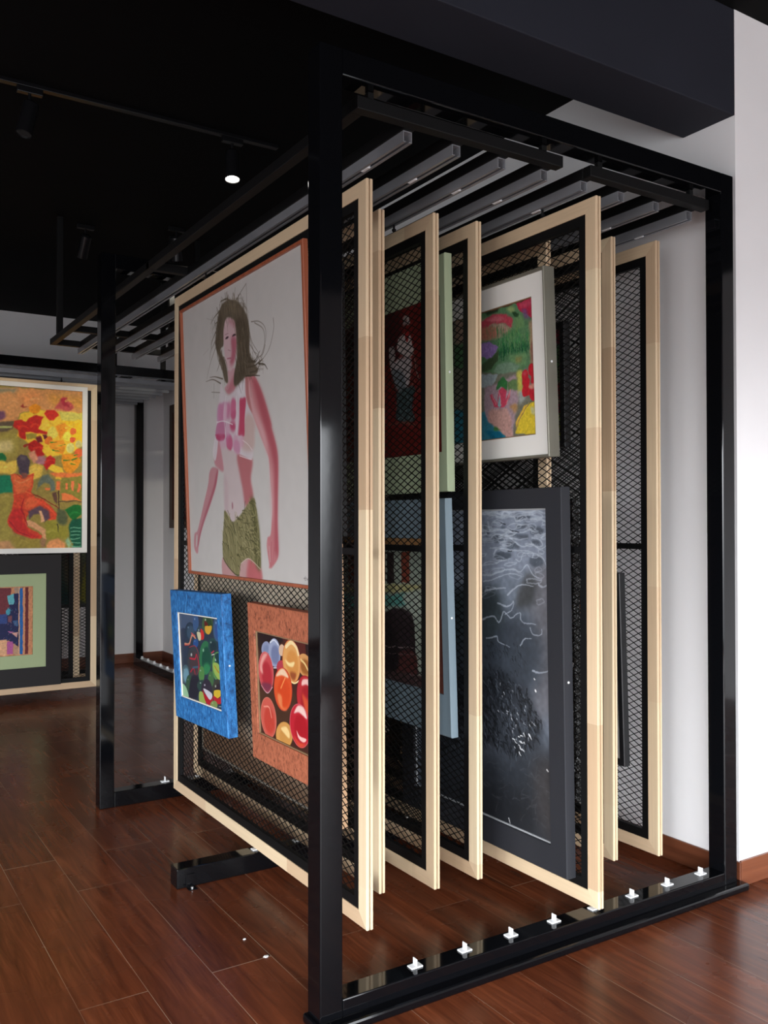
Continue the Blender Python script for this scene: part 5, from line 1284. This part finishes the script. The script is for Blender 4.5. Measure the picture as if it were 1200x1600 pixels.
def make_panel():
    root = empty('hanging_mesh_panel', (0, 0, 0))
    g, gd, c = .0026, .020, .002
    def pr(w): return [(0, c), (c, 0), (w - .001, 0), (w, .001), (w, TH - .001), (w - .001, TH), (c, TH), (0, TH - c), (0, TH / 2 + g), (gd, TH / 2 + g), (gd, TH / 2 - g), (0, TH / 2 - g)]
    p = pr(WF); y = (0, 1, 0)
    MB().bar((0, 0, 0), (0, 0, 1), (1, 0, 0), y, PH, p, off=.21).build('frame_stile', M['pine'], root)
    MB().bar((PL, 0, 0), (0, 0, 1), (-1, 0, 0), y, PH, p, off=1.13).build('frame_stile', M['pine'], root)
    MB().bar((0, 0, 0), (1, 0, 0), (0, 0, 1), y, PL, p, off=2.77).build('frame_rail', M['pine'], root)
    MB().bar((0, 0, PH), (1, 0, 0), (0, 0, -1), y, PL, p, off=4.31).build('frame_rail', M['pine'], root)
    iw = .036
    ip = [(0, .004), (iw, .004), (iw, TH - .004), (0, TH - .004)]
    m = MB()
    for A, al, iv, L in (((WF, 0, WF), (0, 0, 1), (1, 0, 0), PH - 2 * WF), ((PL - WF, 0, WF), (0, 0, 1), (-1, 0, 0), PH - 2 * WF), ((WF, 0, WF), (1, 0, 0), (0, 0, 1), PL - 2 * WF), ((WF, 0, PH - WF), (1, 0, 0), (0, 0, -1), PL - 2 * WF)):
        m.bar(A, al, iv, y, L, ip)
    m.build('inner_frame', M['inner_black'], root)
    MB().box(WF + .03, PL - WF - .03, .006, TH - .006, PH / 2 - .0125, PH / 2 + .0125, .001).build('crossbar', M['inner_black'], root)
    o = bpy.data.objects.new('wire_mesh', mesh_data()); COL.objects.link(o); o.parent = root
    for x in (.30, PL - .42):
        h = MB()
        h.box(x - .03, x + .03, TH / 2 - .010, TH / 2 + .010, PH, PH + .004, .001)
        h.cyl((x, TH / 2, PH + .004), (x, TH / 2, PH + .038), .0045, n=10)
        h.cyl((x, TH / 2, PH + .012), (x, TH / 2, PH + .020), .009, n=6)
        h.build('roller_hanger', M['inner_black'], root)
    return root
proto = make_panel()
YF = [2.6455, 2.8817, 2.8017, 2.7881, 2.3339, 2.815, 2.6354, 2.5705]
PLBL = [
    'pine-framed mesh panel nearest the front post, carrying the girl portrait',
    'recessed pine-framed mesh panel showing only its edge behind the portrait panel',
    'pine-framed mesh panel left of the one holding the sage green picture',
    'pine-framed mesh panel holding the sage green and grey-blue pictures',
    'pine-framed mesh panel pulled furthest forward onto its white floor guide',
    'pine-framed mesh panel set back behind the silver framed picture',
    'pine-framed mesh panel edge-on just right of the furthest pulled-out panel',
    'pine-framed mesh panel nearest the white right wall']
for k in range(8):
    o = proto if k == 0 else copy_tree(proto)
    o.location = (P_X[k] + TH, YF[k], .0914); o.rotation_euler = (0, 0, R_(90))
    tag(o, PLBL[k], 'sliding panel', 'sliding mesh panels of the front rack')

# ------------------------------------------------------------------ pictures on the front rack
def side_pic(xk, g, y0, y1, z0, a, roll=0.0):
    return (xk - g, (y0 + y1) / 2, z0), (a, roll, R_(-90))
# portrait
loc, rot = side_pic(1.613, .01, 2.9751, 4.3272, 1.2508, .038)
picture('framed_picture', 'large portrait painting of a long-haired girl in red-brown frame', 'picture', loc, rot,
        4.3272 - 2.9751, 1.3248, .0215, (.019, .018, .014, .014), M['red_wood'], 'portrait', 560, (.80, .795, .79), .75, recess=.009, screw=False)
picture('framed_picture', 'blue stippled box frame with painting of glass marbles', 'picture', (1.603, 4.0829, .5301), (.0421, -.0321, R_(-90)),
        .6844, .6456, .0476, (.080, .064, .110, .110), M['blue_frame'], 'marbles', 380, (.95, .95, .95), recess=.009, liner=(M['liner_white'], .006, .003))
loc, rot = side_pic(1.613, .01, 2.835, 3.4905, .5158, .0433)
picture('framed_picture', 'copper bark-textured frame with painting of coloured glass sweets', 'picture', loc, rot,
        .6555, .6546, .0398, (.0615, .055, .111, .113), M['copper_frame'], 'sweets', 380, (.92, .90, .90), recess=.009, liner=(M['liner_gold'], .006, .003))
# second panel, glimpsed through the first
loc, rot = side_pic(1.811, .012, 3.10, 3.38, 1.45, .012)
picture('framed_picture', 'narrow black picture with thin white edge behind the portrait panel', 'picture', loc, rot,
        .28, 1.10, .02, (.03, .012, .03, .03), M['black_wood'], 'vase', 120, (.12, .12, .12), liner=(M['mat_white'], .004, .002), screw=False)
loc, rot = side_pic(1.811, .012, 3.10, 4.62, .28, .02)
lin = picture('framed_picture', 'grey linen canvas with pale wood edge, seen through the mesh between marbles and sweets', 'picture', loc, rot,
        1.52, 1.14, .03, (.012, .012, .012, .012), M['linen_edge'], 'linen', 160, (2.3, 2.25, 2.2), recess=.002, screw=False)
MB().box(.76, .764, -.0305, 0, 0, 1.14, .001).build('edge_strip', M['natural_wood'], lin)
# fourth panel
loc, rot = side_pic(2.215, .01, 2.9219, 3.9, 1.6322, .0164)
picture('framed_picture', 'sage green framed crimson still life with white flowers in a vase', 'picture', loc, rot,
        .9781, .9766, .0366, (.04, .0391, .164, .165), M['green_paint'], 'vase', 400, (1.1, 1.1, 1.1), warp=.004, recess=.006)
loc, rot = side_pic(2.215, .01, 2.9029, 3.9, .6313, .0314)
picture('framed_picture', 'grey-blue framed painting of an arched doorway', 'picture', loc, rot,
        .9971, .973, .034, (.04, .0471, .170, .166), M['steel_blue'], 'archway', 400, (1.0, 1.0, 1.0), warp=.003, recess=.006)
# fifth panel
loc, rot = side_pic(2.42, .01, 2.5246, 3.42, 1.7576, .0396)
picture('framed_picture', 'silver framed garden flower painting with wide white mat', 'picture', loc, rot,
        .8954, .7289, .055, (.010, .009, .011, .012), M['silver'], 'garden', 420, (.85, .85, .85), warp=.003, recess=.012,
        matb=(.080, .0764, .081, .087), mat_m=M['mat_white'], liner=(M['liner_gold'], .004, .0015))
loc, rot = side_pic(2.42, .01, 2.4475, 3.55, .1719, .0167)
picture('framed_picture', 'tall charcoal framed grey painting of a fish shoal under rippling water', 'picture', loc, rot,
        1.1025, 1.4668, .0448, (.10, .0875, .104, .0788), M['charcoal'], 'reef', 640, (1.1, 1.1, 1.1), .7, warp=.002, recess=.012, liner=(M['grey_liner'], .007, .002))
# seventh panel
loc, rot = side_pic(2.811, .01, 2.865, 3.60, 1.838, .01)
picture('framed_picture', 'dark green landscape in black frame half hidden behind the silver frame', 'picture', loc, rot,
        .735, .555, .035, (.03, .03, .03, .03), M['black_wood'], 'garden', 120, (.35, .55, .4), screw=False)
loc, rot = side_pic(2.811, .01, 2.80, 3.60, .30, .016)
wr = picture('framed_picture', 'black framed picture in crinkled plastic wrap right of the charcoal frame', 'picture', loc, rot,
        .80, 1.31, .034, (.06, .06, .06, .06), M['plastic'], 'reef', 120, (.3, .3, .3), screw=False)
# eighth panel
loc, rot = side_pic(3.011, .008, 2.7175, 3.45, .4412, .0336)
picture('framed_picture', 'slim black framed picture on the panel by the right wall', 'picture', loc, rot,
        .7325, .8446, .0335, (.028, .028, .028, .028), M['black_wood'], 'marbles', 120, (1.2, .5, .4), recess=.012,
        matb=(.07, .07, .22, .07), mat_m=M['mat_white'], screw=False)

# ------------------------------------------------------------------ rear rack (panels run across)
r2 = empty('steel_portal', (2.90, 8.5, 0)); tag(r2, 'distant black steel portal in front of the back wall, seen past the left post', 'steel portal', 'black steel portals')
def b2(nm, a, b_, c, d, e, f_, m=M['steel'], ch=.004, par=r2):
    return MB().box(a - 2.90, b_ - 2.90, c - 8.5, d - 8.5, e, f_, ch).build(nm, m, par)
b2('post', 2.86, 2.94, 9.40, 9.477, 0, 2.939); b2('post', 2.86, 2.94, 7.56, 7.637, 0, 2.939)
b2('top_beam', 2.86, 2.94, 7.637, 9.40, 2.857, 2.939); b2('base_beam', 2.86, 2.94, 7.637, 9.40, 0, .081)
PY = [7.87 + .2 * k for k in range(8)]
for y in PY:
    guide_clip(MB(), 2.893 - 2.90, y + TH / 2 - 8.5, .081, True).build('guide_clip', M['nylon'], r2)
l2 = empty('overhead_rail_frame', (1.0, 8.5, 2.83)); tag(l2, 'rear overhead frame with rails running across under a black side beam', 'overhead rail frame')
def b3(nm, a, b_, c, d, e, f_, m=M['inner_black'], ch=.003):
    return MB().box(a - 1.0, b_ - 1.0, c - 8.5, d - 8.5, e - 2.83, f_ - 2.83, ch).build(nm, m, l2)
b3('side_beam', -1.6, 2.859, 7.72, 7.80, 2.793, 2.872, M['steel'])
for x in (-1.5, .6, 2.30, 2.80):
    b3('crossbar', x, x + .04, 7.801, 9.36, ZR1, ZT)
for y in PY:
    r = rail_mb('x', y + TH / 2, -1.55, 2.83, (1.0, 8.5)); r.v = [(p[0], p[1], p[2] - 2.83) for p in r.v]
    r.build('rail', M['alu'], l2)
for x, y in ((2.6, 7.76), (-.5, 7.76), (2.6, 9.3)):
    b3('hanger_rod', x - .02, x + .02, y - .02, y + .02, ZT if y > 8 else 2.872, Z_C)
XE = [2.054, 1.957, 2.17, 1.70, 1.55, 1.75, 1.6, 1.65]
L2 = ['pine-framed mesh panel of the rear rack holding the meadow painting', 'second pine-framed mesh panel of the rear rack, glimpsed through the first',
      'third pine-framed mesh panel of the rear rack with a dark picture', 'pine-framed mesh panel deep in the rear rack behind the dark picture']
for k in range(4):
    o = copy_tree(proto)
    o.location = (XE[k], PY[k] + TH, .0914); o.rotation_euler = (0, 0, R_(180))
    tag(o, L2[k], 'sliding panel', 'sliding mesh panels of the rear rack')
picture('framed_picture', 'white framed meadow painting of a seated woman in red dress', 'picture', (1.391, 7.86, 1.253), (.003, 0, 0),
        1.142 , 1.425, .02, (.04, .044, .044, .040), M['white_paint'], 'meadow', 520, (1.08, 1.05, .98), warp=.0022, recess=.006, screw=False)
picture('framed_picture', 'black framed striped collage with sage green mat below the meadow painting', 'picture', (1.22, 7.86, .145), (.003, 0, 0),
        1.06, 1.097, .02, (.127, .123, .160, .157), M['plum_black'], 'collage', 320, (.9, .9, .9), warp=.002, recess=.006,
        matb=(.109, .104, .107, .104), mat_m=M['green_mat'], screw=False)
picture('framed_picture', 'black picture edge on the second rear panel, seen through mesh', 'picture', (1.55, 8.06, .16), (.003, 0, 0),
        .50, .60, .02, (.05, .05, .05, .05), M['black_wood'], 'reef', 100, (.4, .4, .4), screw=False)
picture('framed_picture', 'dark green picture on the third rear panel, seen through mesh', 'picture', (1.80, 8.26, .75), (.003, 0, 0),
        .64, 1.70, .02, (.03, .03, .03, .03), M['black_wood'], 'garden', 120, (.16, .2, .12), screw=False)
# brown framed picture on the side wall beside the rear rack
picture('framed_picture', 'brown wood framed picture hung on the wall behind the portrait panel', 'picture', (X_W - .003, 8.93, 1.455), (0, 0, R_(-90)),
        .80, 1.32, .03, (.09, .09, .09, .09), M['brown_wood'], 'vase', 100, (.5, .5, .5), screw=False)

# ------------------------------------------------------------------ track lights
tk = empty('lighting_track', (0.4, 4.585, Z_C)); tag(tk, 'thin black lighting track running across the black ceiling', 'lighting track')
MB().box(-3.4, 1.80, -.018, .018, -.022, -.001, .002).build('track', M['lamp_black'], tk)
def spot(label, x, y, ztop, tilt, az, lit, drop=.11):
    root = empty('ceiling_spotlight', (x, y, ztop)); tag(root, label, 'spotlight', 'black ceiling spotlights')
    MB().box(-.06, .06, -.016, .016, -.03, 0, .003).build('mount', M['lamp_black'], root)
    MB().cyl((0, 0, -.03), (0, 0, -drop), .008, n=12).build('stem', M['lamp_black'], root)
    d = Vector((math.sin(tilt) * math.cos(az), math.sin(tilt) * math.sin(az), -math.cos(tilt)))
    c = Vector((0, 0, -drop))
    a = c - d * .03; b_ = c + d * .13
    MB().cyl(a, b_, .038, n=28, caps=False).cyl(a, a - d * .012, .038, .028, n=28).build('lamp_housing', M['lamp_black'], root, smooth=True)
    MB().cyl(b_ - d * .008, b_ - d * .006, .0375, n=28).build('lens', M['lens_on'] if lit else M['lens_off'], root)
    return root, Vector((x, y, ztop)) + b_ + d * .01, d
s1 = spot('unlit black cylinder spotlight at the left end of the ceiling track', .865, 4.585, Z_C - .022, R_(14), R_(200), False)
s2 = spot('lit black spotlight near the right end of the ceiling track', 1.925, 4.585, Z_C - .022, R_(10), R_(250), True)
s3 = spot('black ceiling spotlight far back above the rear rack', 1.62, 6.55, Z_C, R_(32), R_(98), False)
s4 = spot('black ceiling spotlight further right, deep in the dark behind the track', 2.19, 6.25, Z_C, R_(20), R_(60), False)
def lamp(name, loc, aim, power, size, blend, col):
    d = bpy.data.lights.new(name, 'SPOT'); d.energy = power; d.spot_size = size; d.spot_blend = blend; d.color = col; d.shadow_soft_size = .035
    o = bpy.data.objects.new(name, d); COL.objects.link(o); o.location = loc
    o.rotation_euler = Vector(aim).to_track_quat('-Z', 'Y').to_euler()
    return o
lamp('spot_beam', s2[1], s2[2], 40, R_(60), .6, (1, .86, .68))
lamp('spot_beam', s4[1], (2.75 - s4[1].x, 9.6 - s4[1].y, .75 - s4[1].z), 85, R_(58), .9, (1, .93, .78))  # added wash that brightens the lower back wall; this lens is unlit
lamp('spot_beam', s3[1], (1.3 - s3[1].x, 7.85 - s3[1].y, 1.7 - s3[1].z), 45, R_(62), .8, (1, .86, .66))

# ------------------------------------------------------------------ flakes on the floor
for (x, y, sz, lb) in ((1.31, 2.998, .0038, 'tiny round white paint flake on the floor below the portrait panel'),
                       (1.322, 2.839, .0075, 'larger white paint flake on the floor near the front post'),
                       (3.02, 2.93, .005, 'small white flake on the floor by the right-hand panels')):
    m = MB(); n = 9; rr = random.Random(int(sz * 1e5)); v = []
    for zz, k in ((.0004, 1.0), (.004, .7)):
        for i in range(n):
            t = 2 * math.pi * i / n; q = sz * k * rr.uniform(.7, 1.2)
            v.append((math.cos(t) * q * 1.5, math.sin(t) * q, zz))
    m.add(v, [tuple(range(n))[::-1], tuple(range(n, 2 * n))] + [(i, (i + 1) % n, n + (i + 1) % n, n + i) for i in range(n)])
    o = m.build('paint_flake', M['debris']); o.location = (x, y, 0); tag(o, lb, 'paint flake', 'paint flakes on the floor')

# ------------------------------------------------------------------ light, camera
SKY = 16.0
w = bpy.data.worlds.new('daylight'); scn.world = w; w.use_nodes = True
nt = w.node_tree; bg = nt.nodes['Background']
bg.inputs['Color'].default_value = (.92, .955, 1.0, 1)
gn = node(nt, 'ShaderNodeTexCoord'); sx_ = node(nt, 'ShaderNodeSeparateXYZ'); nt.links.new(gn.outputs['Generated'], sx_.inputs[0])
mz_ = node(nt, 'ShaderNodeMapRange', interpolation_type='SMOOTHSTEP')      # sky above the horizon, darker street below
mz_.inputs['From Min'].default_value = -.10; mz_.inputs['From Max'].default_value = .10
mz_.inputs['To Min'].default_value = SKY * .22; mz_.inputs['To Max'].default_value = SKY
nt.links.new(sx_.outputs['Z'], mz_.inputs['Value'])
mx_ = node(nt, 'ShaderNodeMapRange'); mx_.inputs['From Min'].default_value = .3; mx_.inputs['From Max'].default_value = -1
mx_.inputs['To Min'].default_value = .75; mx_.inputs['To Max'].default_value = 1.45    # added sky gradient, stronger leftwards to brighten left-facing surfaces
nt.links.new(sx_.outputs['X'], mx_.inputs['Value'])
mm_ = node(nt, 'ShaderNodeMath', operation='MULTIPLY'); nt.links.new(mz_.outputs['Result'], mm_.inputs[0]); nt.links.new(mx_.outputs['Result'], mm_.inputs[1])
nt.links.new(mm_.outputs[0], bg.inputs['Strength'])
pd = bpy.data.lights.new('window_portal', 'AREA'); pd.shape = 'RECTANGLE'; pd.size = WX1 - WX0; pd.size_y = WZ1 - WZ0; pd.cycles.is_portal = True
po = bpy.data.objects.new('window_portal', pd); COL.objects.link(po)
po.location = ((WX0 + WX1) / 2, Y_S - .02, (WZ0 + WZ1) / 2); po.rotation_euler = (R_(90), 0, 0)

pe = bpy.data.lights.new('window_portal', 'AREA'); pe.shape = 'RECTANGLE'; pe.size = VY1 - VY0; pe.size_y = 2.39; pe.cycles.is_portal = True  # sampling portal for the added side opening
qo = bpy.data.objects.new('window_portal', pe); COL.objects.link(qo)
qo.location = (X_L - .02, (VY0 + VY1) / 2, 1.255); qo.rotation_euler = (R_(90), 0, R_(-90))

cam = bpy.data.cameras.new('camera'); co = bpy.data.objects.new('camera', cam); COL.objects.link(co)
yaw, pitch, roll, fpx = .5669, .0131, -.0008, 1391.3157
fw = Vector((math.sin(yaw) * math.cos(pitch), math.cos(yaw) * math.cos(pitch), math.sin(pitch)))
rt = Vector((math.cos(yaw), -math.sin(yaw), 0)); up = rt.cross(fw)
rt, up = rt * math.cos(roll) + up * math.sin(roll), -rt * math.sin(roll) + up * math.cos(roll)
mx = Matrix((rt, up, -fw)).transposed().to_4x4(); mx.translation = (0, 0, 1.5)
co.matrix_world = mx
cam.sensor_fit = 'VERTICAL'; cam.sensor_height = 32.0; cam.lens = fpx / 1600 * 32.0
cam.clip_start = .05; cam.clip_end = 100
scn.camera = co
scn.view_settings.view_transform = 'Standard'; scn.view_settings.look = 'None'
scn.view_settings.gamma = 1; scn.view_settings.use_curve_mapping = False
scn.view_settings.exposure = 0.0
scn.cycles.use_denoising = True
scn.cycles.max_bounces = 10; scn.cycles.diffuse_bounces = 6; scn.cycles.glossy_bounces = 5
scn.cycles.sample_clamp_indirect = 6
